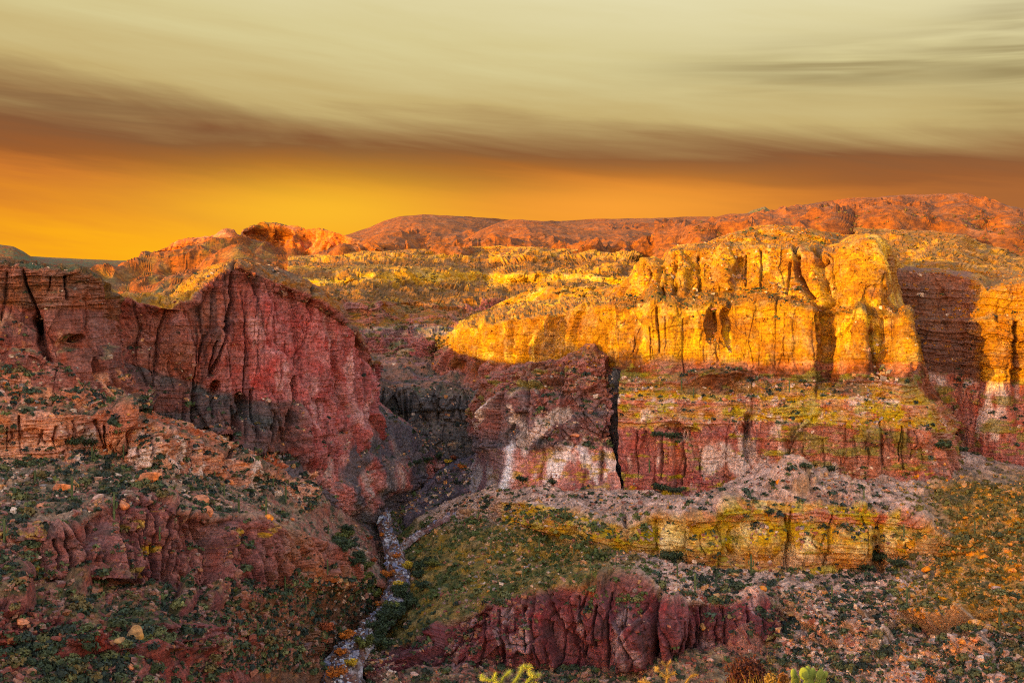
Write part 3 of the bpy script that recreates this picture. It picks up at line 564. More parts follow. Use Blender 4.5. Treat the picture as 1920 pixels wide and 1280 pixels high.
sheet('massif', -150, 275, MASS, ['wall', 'smooth', 'strata', 'bench', 'bench'], M_NEAR, 1.4, 14, hs=3, colour=col_mass, capR=30,
      cracks=[([(44, 508), (56, 545), (71, 582), (76, 620)], 3, 8), ([(74, 600), (80, 640), (94, 676)], 7, 10), ([(12, 512), (10, 560), (2, 600)], 3, 4), ([(122, 520), (122, 560)], 3, 3), ([(95, 520), (92, 545)], 2, 2)],
      bulges=[(150, 630, 14, 10, -9), (130, 640, 30, 20, -4), (120, 590, 40, 50, 3), (186, 680, 14, 40, -10), (200, 600, 14, 80, -6)])
# ------------------------------------------------------------------ salmon slickrock shelf below the massif
SHELF = [
      [(-150, 930, 296), (120, 930, 306), (300, 950, 330), (560, 960, 392)],
      [(-150, 850, 306), (0, 856, 314), (60, 862, 318), (112, 866, 318), (122, 838, 324), (170, 840, 330), (228, 846, 334), (250, 872, 328), (300, 880, 330), (312, 846, 346), (360, 866, 352), (420, 892, 368), (480, 906, 384), (545, 912, 398), (600, 915, 420)],
      [(-150, 770, 311), (0, 772, 319), (100, 770, 324), (170, 778, 331), (200, 770, 333), (232, 772, 334), (240, 790, 338), (300, 804, 344), (345, 815, 354), (400, 842, 368), (470, 874, 386), (545, 902, 404), (600, 905, 424)],
      [(-150, 752, 322), (0, 752, 330), (60, 757, 334), (150, 762, 340), (200, 764, 344), (240, 780, 354), (300, 792, 364), (345, 806, 372), (400, 834, 388), (545, 895, 420), (600, 900, 430)],
      [(-150, 690, 332), (0, 690, 338), (60, 700, 342), (110, 720, 348), (200, 752, 356), (300, 790, 380), (600, 880, 440)],
      [(-150, 645, 350), (0, 640, 352), (40, 650, 356), (75, 672, 360), (110, 700, 362), (160, 728, 368), (200, 748, 374), (300, 780, 400), (420, 810, 440), (600, 870, 470)]]
def col_shelf(c):
    a = rockcol(c, SALMON, SALMON2, A(96, 62, 56), .5, (SOILG, SALMON2), (.72, .92), pale=PALE, palea=.1, strat=.45)
    led = rockcol(c, SALMON2, SOILD, None, 0, (SOILG, SALMON2), (.3, .6))
    up = rockcol(c, A(168, 90, 70), SALMON, A(90, 60, 56), .4, (SOILD, SALMON2), (.7, .95), strat=.1)
    return segmix(c, [a, a, led, up, up])
sheet('slickrock_shelf', -150, 590, SHELF, ['wall', 'strata', 'talus', 'wall', 'wall'], M_NEAR, 1.4, 15, hs=2, colour=col_shelf,
      cracks=joints(-20, 545, 30, pl((-20, 775), (240, 795), (400, 850), (545, 905)), pl((-20, 855), (250, 870), (420, 890), (545, 910)), 2.2, 2.6, 12, 5) + [([(60, 690), (110, 740), (155, 765)], 3, 4), ([(95, 700), (150, 745)], 2, 2.5), ([(430, 800), (432, 890)], 4, 5), ([(138, 790), (146, 830)], 2, 2), ([(180, 790), (196, 840)], 3, 3), ([(36, 780), (40, 850)], 2, 2), ([(240, 780), (236, 850)], 4, 5), ([(350, 830), (352, 860)], 3, 4)],
      bulges=[(222, 806, 20, 46, 6), (275, 850, 30, 34, 5), (325, 835, 14, 22, 3), (365, 850, 14, 24, 3), (400, 866, 16, 26, 3), (450, 880, 20, 30, 4)])
# ------------------------------------------------------------------ left slope with its fluted red cliff band
LEFT = [
      [(-250, 1360, 180), (0, 1350, 188), (150, 1350, 200), (300, 1350, 222), (450, 1350, 255), (560, 1340, 300), (600, 1345, 312), (722, 1345, 312)],
      [(-250, 1230, 205), (0, 1215, 212), (150, 1230, 222), (300, 1225, 238), (450, 1220, 268), (560, 1215, 318), (588, 1240, 334), (604, 1262, 350), (722, 1262, 352)],
      [(-250, 1160, 214), (0, 1140, 222), (100, 1150, 228), (200, 1180, 234), (300, 1170, 244), (450, 1180, 280), (560, 1180, 326), (590, 1195, 346), (612, 1225, 360), (660, 1190, 380), (722, 1150, 402)],
      [(-250, 1110, 236), (0, 1092, 246), (150, 1088, 262), (220, 1100, 270), (300, 1108, 277), (380, 1110, 286), (450, 1108, 300), (550, 1104, 328), (640, 1100, 366), (690, 1110, 395), (722, 1120, 412)],
      [(-250, 1010, 246), (0, 1004, 256), (100, 1000, 262), (150, 985, 268), (210, 945, 280), (250, 932, 286), (300, 938, 290), (350, 962, 294), (400, 972, 302), (460, 972, 314), (520, 990, 332), (580, 1010, 350), (640, 1040, 378), (690, 1085, 398), (720, 1100, 404)],
      [(-250, 930, 282), (0, 930, 288), (150, 925, 300), (300, 915, 314), (400, 935, 335), (500, 948, 360), (580, 975, 385), (640, 1000, 420), (690, 1040, 446), (720, 1060, 452)],
      [(-250, 850, 318), (0, 850, 322), (60, 856, 326), (120, 834, 332), (230, 838, 342), (250, 862, 346), (310, 850, 352), (420, 884, 376), (545, 906, 404), (600, 925, 430), (650, 955, 458), (690, 985, 478), (720, 1010, 488)],
      [(-250, 840, 400), (120, 826, 400), (310, 840, 420), (545, 895, 470), (720, 990, 520)]]
def col_left(c):
    x = c['px']
    red = rockcol(c, MAROON2, MAROON, VARN, .5, (SOILD, A(130, 84, 70)), (.7, .95), lichen=OCHRE, lich=.05, pale=A(160, 116, 112), palea=-.02)
    rr = mix(red, rockcol(c, A(150, 90, 62), MAROON2, VARN, .2, (SOILD, RUST2), (.6, .9)), sst(x, 440, 560))
    slope = rockcol(c, A(150, 100, 84), MAROON2, None, 0, (A(52, 52, 34), A(150, 112, 92)), (.25, .6))
    lowr = rockcol(c, MAROON, A(136, 66, 58), VARN, .4, (A(50, 54, 28), A(118, 76, 62)), (.55, .8))
    lows = rockcol(c, MAROON, A(130, 70, 56), VARN, .2, (A(52, 56, 26), A(124, 84, 62)), (.35, .7))
    bk = rockcol(c, A(118, 74, 52), A(92, 62, 46), VARN, .2, (A(64, 60, 32), A(150, 92, 60)), (.2, .6)); q = sst(x + 30 * fbm(c['P'], 20, 3, 99), 430, 520) * .85
    lowr, lows = mix(lowr, bk, q), mix(lows, bk, q)
    return segmix(c, [lowr, lowr, lows, rr, slope, slope, slope])
sheet('left_slope', -250, 722, LEFT, ['talus', 'knob', 'talus', 'flute', 'talus', 'talus', 'talus'], M_NEAR, 1.5, 16, hs=4, colour=col_left,
      cracks=joints(60, 620, 34, pl((60, 1010), (150, 985), (210, 945), (300, 938), (400, 972), (580, 1010)), pl((60, 1090), (300, 1108), (600, 1100)), 3.0, 4.5, 3) + [([(160, 1010), (166, 1080)], 3, 4), ([(222, 1020), (220, 1078)], 4, 5), ([(186, 1010), (188, 1085)], 2.5, 3), ([(330, 1100), (328, 1130)], 3, 3)],
      bulges=[(175, 1050, 14, 50, 4), (205, 1050, 14, 50, 4), (240, 1040, 14, 60, 4), (400, 1125, 26, 26, 5), (345, 1130, 20, 26, 4), (465, 1130, 30, 22, 4), (275, 1215, 50, 30, 5), (20, 1120, 44, 40, 6), (300, 970, 40, 40, 4), (150, 1090, 40, 20, 3), (120, 1215, 50, 30, 4), (570, 1200, 24, 24, 3)])
# ------------------------------------------------------------------ talus cone under the butte and the gorge beyond
TALUS = [
      [(520, 1080, 420), (640, 1080, 440), (760, 1060, 470), (960, 940, 540)],
      [(520, 940, 400), (600, 962, 430), (660, 980, 462), (700, 985, 478), (730, 960, 492), (780, 940, 498), (830, 905, 520), (880, 880, 548), (960, 870, 560)],
      [(520, 890, 412), (600, 905, 436), (660, 920, 458), (730, 915, 486), (800, 880, 520), (860, 860, 560), (960, 850, 580)],
      [(520, 850, 424), (560, 846, 430), (620, 824, 452), (680, 790, 480), (706, 776, 500), (760, 800, 520), (820, 840, 548), (880, 836, 585), (960, 820, 590)],
      [(520, 800, 450), (620, 780, 480), (706, 750, 530), (760, 790, 560), (820, 815, 600), (960, 800, 610)]]
def col_talus(c):
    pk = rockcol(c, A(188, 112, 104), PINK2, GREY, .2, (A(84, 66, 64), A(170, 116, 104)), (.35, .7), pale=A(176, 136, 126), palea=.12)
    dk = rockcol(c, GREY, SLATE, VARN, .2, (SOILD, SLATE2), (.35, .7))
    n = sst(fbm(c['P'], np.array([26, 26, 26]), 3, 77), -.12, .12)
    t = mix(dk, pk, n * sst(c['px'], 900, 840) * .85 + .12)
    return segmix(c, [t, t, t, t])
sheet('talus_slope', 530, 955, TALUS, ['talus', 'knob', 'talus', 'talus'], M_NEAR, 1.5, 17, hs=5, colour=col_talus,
      bulges=[(640, 940, 46, 34, 5), (740, 890, 56, 34, 5), (690, 860, 26, 18, 3)])
SPUR = [
      [(748, 1010, 484), (850, 960, 496), (960, 900, 500)],
      [(752, 962, 486), (775, 962, 488), (800, 958, 490), (830, 946, 492), (870, 925, 494), (910, 905, 496), (950, 890, 498)],
      [(752, 955, 500), (772, 928, 500), (800, 908, 503), (830, 880, 510), (860, 868, 516), (900, 856, 516), (950, 846, 510)],
      [(752, 958, 540), (772, 926, 530), (830, 872, 540), (900, 850, 550), (950, 842, 540)],
      [(752, 980, 600), (950, 880, 620)]]
sheet('rock_spur', 756, 948, SPUR, ['talus', 'wall', 'bench', 'bench'], M_NEAR, 1.5, 18, hs=3, capL=20, colour=lambda c: rockcol(c, A(70, 58, 66), A(104, 80, 88), VARN, .5, (SOILD, SLATE2), (.7, .95)))
# ------------------------------------------------------------------ right slopes with the yellow beds and the dark red band
RIGHT = [
      [(690, 1380, 300), (800, 1380, 300), (1000, 1380, 290), (1200, 1380, 288), (1450, 1380, 285), (1700, 1380, 272), (1920, 1380, 255), (2200, 1380, 240)],
      [(690, 1275, 340), (740, 1265, 336), (790, 1250, 331), (900, 1248, 336), (1020, 1255, 336), (1200, 1255, 327), (1290, 1225, 326), (1380, 1205, 328), (1450, 1190, 330), (1500, 1205, 318), (1600, 1215, 305), (1750, 1225, 296), (1920, 1220, 284), (2200, 1220, 260)],
      [(690, 1240, 352), (740, 1215, 358), (790, 1192, 352), (870, 1150, 350), (930, 1130, 350), (1000, 1118, 348), (1050, 1100, 344), (1120, 1092, 340), (1190, 1098, 336), (1225, 1118, 332), (1245, 1132, 330), (1340, 1132, 332), (1400, 1130, 334), (1440, 1134, 336), (1460, 1150, 340), (1560, 1150, 332), (1750, 1150, 318), (1920, 1140, 306), (2200, 1140, 280)],
      [(690, 1150, 412), (740, 1130, 405), (790, 1092, 398), (900, 1060, 398), (1000, 1050, 392), (1100, 1060, 372), (1200, 1075, 352), (1300, 1100, 344), (1450, 1110, 344), (1600, 1110, 342), (1760, 1090, 338), (1920, 1080, 326), (2200, 1080, 300)],
      [(690, 1060, 465), (760, 1030, 448), (850, 990, 440), (920, 985, 428), (940, 982, 420), (1000, 990, 408), (1060, 1012, 390), (1130, 1020, 378), (1180, 1040, 370), (1240, 1050, 368), (1330, 1072, 363), (1400, 1076, 363), (1550, 1076, 362), (1640, 1062, 362), (1700, 1052, 360), (1760, 1046, 357), (1800, 1040, 350), (1920, 1020, 344), (2200, 1020, 320)],
      [(690, 1040, 480), (760, 1000, 474), (850, 965, 462), (920, 948, 444), (940, 940, 430), (990, 944, 416), (1050, 954, 404), (1100, 972, 394), (1180, 990, 372), (1230, 968, 372), (1290, 975, 366), (1345, 968, 364), (1352, 952, 368), (1400, 932, 374), (1460, 940, 374), (1520, 946, 372), (1580, 950, 370), (1640, 960, 368), (1700, 972, 364), (1760, 1004, 358), (1800, 1010, 358), (1920, 990, 354), (2200, 990, 330)],
      [(690, 1020, 500), (760, 990, 492), (850, 950, 474), (930, 925, 452), (1000, 925, 440), (1100, 930, 432), (1200, 935, 420), (1300, 945, 408), (1400, 915, 408), (1445, 905, 402), (1500, 900, 402), (1600, 920, 398), (1700, 920, 396), (1800, 910, 400), (1920, 910, 390), (2200, 910, 360)],
      [(690, 1000, 520), (850, 935, 498), (930, 905, 472), (1000, 908, 462), (1150, 912, 452), (1280, 930, 438), (1350, 918, 436), (1400, 880, 442), (1430, 858, 446), (1500, 864, 436), (1600, 888, 422), (1680, 886, 418), (1740, 860, 450), (1790, 828, 486), (1850, 852, 472), (1920, 872, 460), (2200, 880, 430)],
      [(690, 990, 600), (1000, 900, 540), (1400, 850, 520), (1800, 820, 560), (2200, 870, 520)]]
def col_right(c):
    x, y = c['px'], c['py']
    yel = rockcol(c, OCHRE, SALMON2, MAROON, .25, (A(150, 110, 70), SOILP), (.8, .97), lichen=LICH, lich=.30, pale=A(214, 178, 120), palea=.1, strat=.5)
    yel = mix(yel, rockcol(c, SALMON2, OCHRE, GREY, .3, None, lichen=LICH, lich=.2, strat=.5), sst(y, 1010, 1060) * .7)
    talus = rockcol(c, SOILP, TAN, None, 0, (A(126, 96, 84), A(196, 150, 134)), (.2, .5))
    green = rockcol(c, A(132, 96, 56), A(96, 78, 44), None, 0, (A(60, 62, 28), A(142, 104, 56)), (.2, .55))
    gold = rockcol(c, A(170, 108, 40), A(110, 76, 30), None, 0, (A(60, 54, 22), A(170, 112, 48)), (.2, .55))
    w_ = 30 * fbm(c['P'], 25, 3, 88)
    gr = sst(x + w_, 1230, 1120) * sst(y, 960, 1000)
    gd = sst(x + w_ + (y - 1050) * .1, 1680, 1800) * sst(y + w_, 850, 920) * sst(y + w_, 1190, 1120)
    t = mix(mix(talus, green, gr), gold, gd)
    pur = rockcol(c, A(122, 62, 62), A(92, 48, 52), VARN, .55, (SOILD, A(120, 80, 72)), (.7, .95), pale=A(160, 120, 120), palea=.05)
    pur = mix(pur, rockcol(c, A(158, 84, 46), MAROON, VARN, .2, None), sst(y, 1120, 1098) * sst(x, 1040, 1110) * sst(x, 1240, 1200))
    isp = sst(x + w_ * .4, 1475, 1450); ipr = mix(t, pur, isp)
    m = sst(x + w_ * .3, 925, 940) * sst(x + w_ * .3, 1775, 1755); ye = mix(t, yel, m)
    low = mix(t, rockcol(c, A(150, 96, 84), A(110, 66, 60), VARN, .2, (SOILD, TAN), (.5, .8)), isp)
    return segmix(c, [low, ipr, t, t, ye, t, t, t])
RSTY = ['talus', 'flute', 'talus', 'talus', 'strata', 'talus', 'talus', 'talus']
sheet('right_slope', 690, 2200, RIGHT, RSTY, M_NEAR, 1.6, 19, hs=3, colour=col_right,
      cracks=joints(800, 1450, 26, pl((800, 1200), (870, 1150), (1000, 1118), (1190, 1100), (1240, 1135), (1440, 1136)), pl((800, 1240), (1200, 1250), (1450, 1190)), 2.6, 4, 5) + joints(1185, 1740, 11, pl((1185, 985), (1345, 965), (1400, 935), (1640, 962), (1740, 1000)), pl((1185, 1040), (1330, 1070), (1560, 1075), (1740, 1050)), 1.8, 1.8, 6, 16) + [([(1236, 1120), (1236, 1230)], 5, 8), ([(1288, 1140), (1286, 1215)], 4, 5), ([(1316, 1140), (1314, 1210)], 3.5, 5), ([(1355, 1140), (1360, 1210)], 3, 3), ([(1030, 1110), (1060, 1180), (1110, 1230)], 4, 5), ([(1640, 1010), (1650, 1060)], 9, 8),
              ([(1230, 975), (1234, 1045)], 3, 3), ([(1285, 990), (1290, 1050)], 2.5, 2), ([(1350, 980), (1346, 1060)], 3, 2.5), ([(1480, 960), (1478, 1070)], 2.5, 2), ([(1560, 960), (1545, 1060)], 2, 2), ([(1170, 960), (1178, 1040)], 4, 3)],
      bulges=[(1210, 1010, 26, 28, 4), (1262, 1012, 26, 30, 3.5), (1320, 1020, 30, 40, 4), (1430, 1000, 50, 50, 4), (1520, 1020, 34, 44, 3), (1600, 1020, 50, 44, 4), (1050, 980, 60, 24, 5), (1120, 1000, 30, 18, 4), (1375, 1030, 14, 40, -4), (1480, 1040, 12, 40, -3), (1500, 915, 50, 22, 5), (1290, 965, 60, 16, 3), (1700, 960, 40, 14, 3), (1160, 1170, 80, 90, 8), (1400, 1175, 44, 60, 6), (1260, 1180, 26, 60, 3), (1480, 915, 40, 26, 6), (1560, 925, 44, 26, 5), (1610, 935, 26, 20, 4), (1380, 955, 60, 20, 3), (1590, 1010, 60, 60, 3), (1720, 1015, 40, 50, 4), (1010, 1190, 40, 50, 4), (930, 1180, 30, 50, 3), (1530, 1170, 30, 20, 2)])
# floor of the valley below everything, and the wash
def col_floor(c): return rockcol(c, A(116, 84, 74), SOILD, None, 0, (SOILD, TAN), (.2, .5))
sheet('valley_floor', -400, 2300, [[(-400, y_, d_), (2300, y_, d_)] for y_, d_ in ((2600, 123), (1500, 267), (1200, 392), (1010, 558), (880, 785), (760, 1256), (660, 2500), (590, 8400))],
      ['bench'] * 7, M_MID, 6, 20, scale=1.0, colour=col_floor)
def ribbon(name, pts, colour, seed, nw=40, raise_=0.0):
    a = np.array(pts, float); t = np.linspace(0, len(a) - 1, (len(a) - 1) * 60 + 1)
    q = np.stack([np.interp(t, np.arange(len(a)), a[:, k]) for k in range(4)], 1); q = gs(q, 14, 0)
    Xc = (q[:, 0] - CX) / F * q[:, 2]; Y = q[:, 2]; Z = -(q[:, 1] - HY) / F * q[:, 2] + raise_
    T = np.stack([np.gradient(Xc), np.gradient(Y)], 1); T /= np.linalg.norm(T, axis=1, keepdims=True)
    s = np.linspace(-1, 1, nw); wdt = .9 * q[:, 3] / F * q[:, 2]
    B = np.stack([Xc[:, None] + T[:, 1:2] * s * wdt[:, None], Y[:, None] - T[:, :1] * s * wdt[:, None], Z[:, None] - 2.6 * s[None] ** 2 + 0 * Y[:, None]], -1)
    P = B.reshape(-1, 3); f1, f2, idb = worley(P, np.array([2.2, 2.2, 2.2]), seed)
    z = 0.5 * (.5 - f1) + (idb - .5) * .5 + 1.5 * fbm(P, 9, 3, seed + 1); B[..., 2] += z.reshape(B.shape[:2])
    P = B.reshape(-1, 3); n = fbm(P, 6, 4, seed + 2, gain=.7)
    C = mix(np.broadcast_to(A(112, 86, 80), (len(P), 3)), np.broadcast_to(A(180, 160, 164), (len(P), 3)), .5 + n + (idb - .5))
    C = mix(C, A(110, 66, 60), sst(fbm(P, 7, 4, seed + 3), -.1, .15) * .85)
    nv, nu = B.shape[:2]; idx = np.arange(nv * nu).reshape(nv, nu)
    Fq = np.stack([idx[:-1, :-1], idx[:-1, 1:], idx[1:, 1:], idx[1:, :-1]], -1).reshape(-1, 4)
    o = mesh_np(name, P, Fq, np.clip(C, 0, .8), M_NEAR); o['kind'] = 'structure'
    SURF[name] = [(B, None, None, None, None)]
CREEK = [(600, 1400, 292, 60), (625, 1300, 322, 60), (640, 1235, 340, 44), (690, 1180, 362, 34), (738, 1130, 385, 28), (750, 1070, 418, 24), (735, 1020, 448, 18), (718, 975, 476, 14), (722, 945, 500, 16)]
WASH = [(745, 1030, 444, 7), (800, 985, 455, 10), (860, 955, 462, 12), (910, 930, 466, 10), (945, 905, 478, 10)]
ribbon('creek_bed', CREEK, None, 301, raise_=1.4)
ribbon('dry_wash', WASH, None, 331, 14, raise_=.5)
# unseen ridge added to the west, crest shaped to shade gorge and lower walls
CREST = [(-700, 70), (-340, 40), (-230, 36), (-120, 60), (-2, 74), (10, 71), (49, 66), (130, 59), (154, 57), (176, 58), (200, 55), (222, 50), (245, 44), (262, 39), (366, 36), (450, 42), (480, 60), (500, 70), (530, 72), (552, 50), (575, 34), (680, 34), (695, 60), (715, 100), (790, 106), (805, 60), (830, -60)]
def shadow_ridge():
    ys = np.linspace(-700, 830, 900); h = np.interp(ys, *zip(*CREST)); t = np.linspace(-1, 1, 61)
    prof = np.abs(t) ** 1.15
    Z = h[:, None] - (h[:, None] + 110) * prof[None]; X = -400 + t[None] * (110 + 0 * h[:, None]); X = np.where(t[None] > 0, -400 + t[None] * 70, X)
    Y = np.repeat(ys[:, None], 61, 1); P = np.stack([X, Y, Z], -1).reshape(-1, 3)
    am = np.clip(np.repeat(prof[None], 900, 0).ravel() * 4, 0.12, 1)
    P[:, 2] += (am - .12) * 9 * fbm(P, 40, 5, 901) + 1.2 * fbm(P, 15, 4, 901); P[:, 0] += am * 7 * fbm(P, 18, 5, 902)
    C = mix(np.broadcast_to(A(120, 70, 50), (len(P), 3)), np.broadcast_to(A(84, 72, 44), (len(P), 3)), .5 + fbm(P, 20, 4, 903))
    idx = np.arange(900 * 61).reshape(900, 61); Fq = np.stack([idx[:-1, :-1], idx[:-1, 1:], idx[1:, 1:], idx[1:, :-1]], -1).reshape(-1, 4)
    o = mesh_np('shadow_ridge', P, Fq, np.clip(C, 0, 1), M_MID); o['kind'] = 'structure'
shadow_ridge()
# ------------------------------------------------------------------ what stands on the slopes
rng = np.random.default_rng(7)
def gather():
    PXs, PYs, Ds, Vs, Nz, Nm = [], [], [], [], [], []
    for k, (nm, lst) in enumerate(SURF.items()):
        if nm in ('creek_bed', 'dry_wash', 'valley_floor'): continue
        for V, NN, SG, PX, PY in lst:
            v = V.reshape(-1, 3); d = v[:, 1]
            PXs.append(CX + F * v[:, 0] / d); PYs.append(HY - F * v[:, 2] / d); Ds.append(d); Vs.append(v)
            Nz.append(np.abs(gs(gs(NN[..., 2], 1.5, 0), 1.5, 1)).ravel()); Nm.append(np.full(len(d), k))
    return [np.concatenate(a) for a in (PXs, PYs, Ds, Vs, Nz, Nm)]
gx, gy, gd, gv, gnz, gname = gather(); NAMES = list(SURF)
bw_, bh_ = 2100 // 3, 1400 // 3
bi = np.clip(((gx + 90) / 3).astype(int), 0, bw_ - 1); bj = np.clip((gy / 3).astype(int), 0, bh_ - 1)
zb = np.full((bh_, bw_), 1e9); np.minimum.at(zb, (bj, bi), gd)
from_edge = (gx > -80) & (gx < 2000) & (gy > 300) & (gy < 1300)
vis = from_edge & (gd < zb[bj, bi] * 1.01 + 3)
def spot(px, py):
    """the ground point seen at a photo position"""
    k = np.flatnonzero(vis & (np.abs(gx - px) < 5) & (np.abs(gy - py) < 5))
    if len(k) == 0: k = np.flatnonzero(from_edge & (np.abs(gx - px) < 14) & (np.abs(gy - py) < 14))
    if len(k) == 0: return None
    j = k[np.argmin(np.hypot(gx[k] - px, gy[k] - py) + gd[k] * .02)]
    return gv[j].copy()
def leaf_material(name, rough=.75):
    m = bpy.data.materials.new(name); m.use_nodes = True; nt = m.node_tree; L = nt.links.new; b = nt.nodes['Principled BSDF']
    b.inputs['Roughness'].default_value = rough; b.inputs['Specular IOR Level'].default_value = .2
    at = nd(nt, 'ShaderNodeAttribute', attribute_name='Col'); oi = nd(nt, 'ShaderNodeObjectInfo'); hs = nd(nt, 'ShaderNodeHueSaturation')
    tc = nd(nt, 'ShaderNodeTexCoord'); n = nd(nt, 'ShaderNodeTexNoise'); n.inputs['Scale'].default_value = 3.0; n.inputs['Detail'].default_value = 3; L(tc.outputs['Object'], n.inputs['Vector'])
    mr = nd(nt, 'ShaderNodeMapRange'); L(oi.outputs['Random'], mr.inputs['Value']); mr.inputs['To Min'].default_value = .75; mr.inputs['To Max'].default_value = 1.2
    mu = nd(nt, 'ShaderNodeMath', operation='MULTIPLY'); L(mr.outputs[0], mu.inputs[0])
    m2 = nd(nt, 'ShaderNodeMapRange'); L(n.outputs['Fac'], m2.inputs['Value']); m2.inputs['From Min'].default_value = .3; m2.inputs['From Max'].default_value = .7; m2.inputs['To Min'].default_value = .65; m2.inputs['To Max'].default_value = 1.35
    L(m2.outputs[0], mu.inputs[1]); L(mu.outputs[0], hs.inputs['Value']); L(at.outputs['Color'], hs.inputs['Color']); L(hs.outputs[0], b.inputs['Base Color'])
    return m
M_LEAF = leaf_material('desert_foliage'); M_STONE = rock_material('loose_stone', .7, .6); M_WOOD = leaf_material('bark', .9)
def leaf_cloud(C, R, K, rg, flat=.75, size=.38, inner=.45, zmin=-.15):
    """leaf-sized quads through the upper part of each crown; returns vertices and quads"""
    n = len(C); T = n * K; c = np.repeat(C, K, 0); r = np.repeat(R, K)[:, None]
    d = rg.normal(size=(T, 3)); d /= np.linalg.norm(d, axis=1, keepdims=True); d[:, 2] = np.where(d[:, 2] < zmin, -d[:, 2], d[:, 2])
    lob = 1 + .28 * np.sin(d[:, :1] * 5 + np.repeat(rg.uniform(0, 6, n), K)[:, None]) * np.cos(d[:, 1:2] * 4 + 1)
    p = c + d * r * lob * (inner + (1 - inner) * rg.random((T, 1)) ** .6) * np.array([1, 1, flat])
    a = rg.normal(size=(T, 3)); a -= (a * d).sum(1, keepdims=True) * d * .6; a /= np.linalg.norm(a, axis=1, keepdims=True)
    b = np.cross(a, d + rg.normal(size=(T, 3)) * .6); b /= np.linalg.norm(b, axis=1, keepdims=True) + 1e-9
    h = r * size * (.5 + rg.random((T, 1)))
    V = np.stack([p - a * h, p - b * h * .6, p + a * h, p + b * h * .6], 1).reshape(-1, 3)
    return V, np.arange(T * 4).reshape(-1, 4)
def leaf_cols(base, K, rg):
    """one colour per clump with a little change leaf by leaf"""
    c = np.repeat(base, K, 0); c = c * (.6 + .8 * rg.random((len(c), 1))); return np.repeat(c, 4, 0)
def stone_block(C, R, rg):
    cube = np.array([[x, y, z] for x in (-1, 1) for y in (-1, 1) for z in (-1, 1)], float)
    n = len(C); sc = rg.uniform(.55, 1.15, (n, 1, 3)) * np.array([1, 1, .75]); v = cube[None] * sc + rg.uniform(-.38, .38, (n, 8, 3))
    an = rg.uniform(0, 6.28, n); ca, sa = np.cos(an)[:, None], np.sin(an)[:, None]
    x, y = v[..., 0] * ca - v[..., 1] * sa, v[..., 0] * sa + v[..., 1] * ca
    tl = rg.uniform(-.5, .5, n)[:, None]; z = v[..., 2] + x * tl
    v = np.stack([x, y, z], -1) * R[:, None, None] * .75 + C[:, None]
    q = np.array([[0, 1, 3, 2], [4, 6, 7, 5], [0, 4, 5, 1], [2, 3, 7, 6], [0, 2, 6, 4], [1, 5, 7, 3]])
    return v.reshape(-1, 3), (np.arange(n)[:, None, None] * 8 + q[None]).reshape(-1, 4)
def soft(k, a, b): return np.clip((k - a) / (b - a), 0, 1)
# where brush grows: flattish ground, thicker in patches and along the lower slopes
def region(px, py):
    if py < 640: return 'upper'
    if px > 1700 and 880 < py < 1180: return 'gold'
    if 640 < px < 850 and 930 < py and px < 850 - (py - 930) * .3 + 30: return 'creek'
    if px < 700:
        if py < 830: return 'massif'
        if py < 950: return 'leftup'
        if py < 1110: return 'leftband'
        return 'leftlow'
    if py < 930 and px < 900: return 'gorge'
    if py < 820: return 'ledge'
    if py < 965 and px > 900: return 'bench'
    if px < 1220 and py < 1130: return 'green'
    if py < 1080: return 'yellow'
    if px < 1460: return 'purple'
    return 'pink'
dens_n = fbm(gv, 18, 3, 501); dens_f = fbm(gv, 5, 2, 502)
mid_or_near = gd < 640
WEIGHT = np.where(mid_or_near, 1.0, 0.0) * soft(gnz, .36, .6)
lowmask = np.where(gy > 690, 1.0, .22)
gold_zone = (gx > 1680) & (gy > 860) & (gy < 1180)
brushw = WEIGHT * lowmask * vis * np.clip(.6 + .7 * dens_n + .5 * dens_f, .1, 2.0)
green_zone = (gx < 1230) & (gx > 720) & (gy > 960) & (gy < 1130); leftz = (gx < 700) & (gy > 850); tier = (gx > 1170) & (gx < 1520) & (gy > 540) & (gy < 585)
brushw *= np.where(green_zone, 1.6, 1) * np.where(leftz, 1.5, 1) * np.where(gold_zone, 1.2, 1) * np.where(tier, 6, 1)
ledz = (gx > 1170) & (gx < 1740) & (gy > 690) & (gy < 905); brushw *= np.where(ledz & ~((np.abs(gx - 1345) < 75) & (gy < 735)) & ~((np.abs(gx - 1240) < 45) & (np.abs(gy - 822) < 22)), .3, 1)
humpz = (gx > 1470) & (gx < 1960) & (gy > 1105) & (gy < 1240) & vis; brushw = np.where(humpz, np.maximum(brushw, .8 + .6 * dens_n), brushw)
bankz = (gx > 420) & (gx < 705) & (gy > 1085) & (gy < 1260) & vis; brushw = np.where(bankz, np.maximum(brushw, 1.3 + dens_n), brushw)
gnames = np.array(NAMES)[gname]
farw = (gd >= 640) & (gd < 1300) & vis & (gnz > .3)
def pick(w, n, rg): return rg.choice(len(w), n, replace=False, p=w / w.sum())
NB = 15000
ib = pick(brushw, NB, rng)
Rb = np.clip(rng.lognormal(-.45, .5, NB), .3, 2.0) * np.where(gy[ib] > 690, 1, .8)
def brush_colour(i, rg):
    n = len(i); pal = np.array([lin(c) for c in ((46, 52, 34), (34, 38, 32), (62, 68, 36), (84, 82, 42), (54, 62, 48), (92, 74, 42))])
    c = pal[rg.choice(6, n, p=[.3, .26, .16, .1, .1, .08])]
    g = gold_zone[i][:, None]; c = np.where(g, c * .5 + np.array(lin((112, 88, 26))) * .55, c)
    g = green_zone[i][:, None]; c = np.where(g, c * .6 + np.array(lin((84, 86, 28))) * .45, c)
    return c
Cb = brush_colour(ib, rng)
app = Rb / gd[ib]; order = np.argsort(-app); top, rest = order[:300], order[300:]
rs = rng
c0 = gv[ib[rest]] + np.array([0, 0, .1]); V, Q = leaf_cloud(c0, Rb[rest], 20, rs, size=.42)
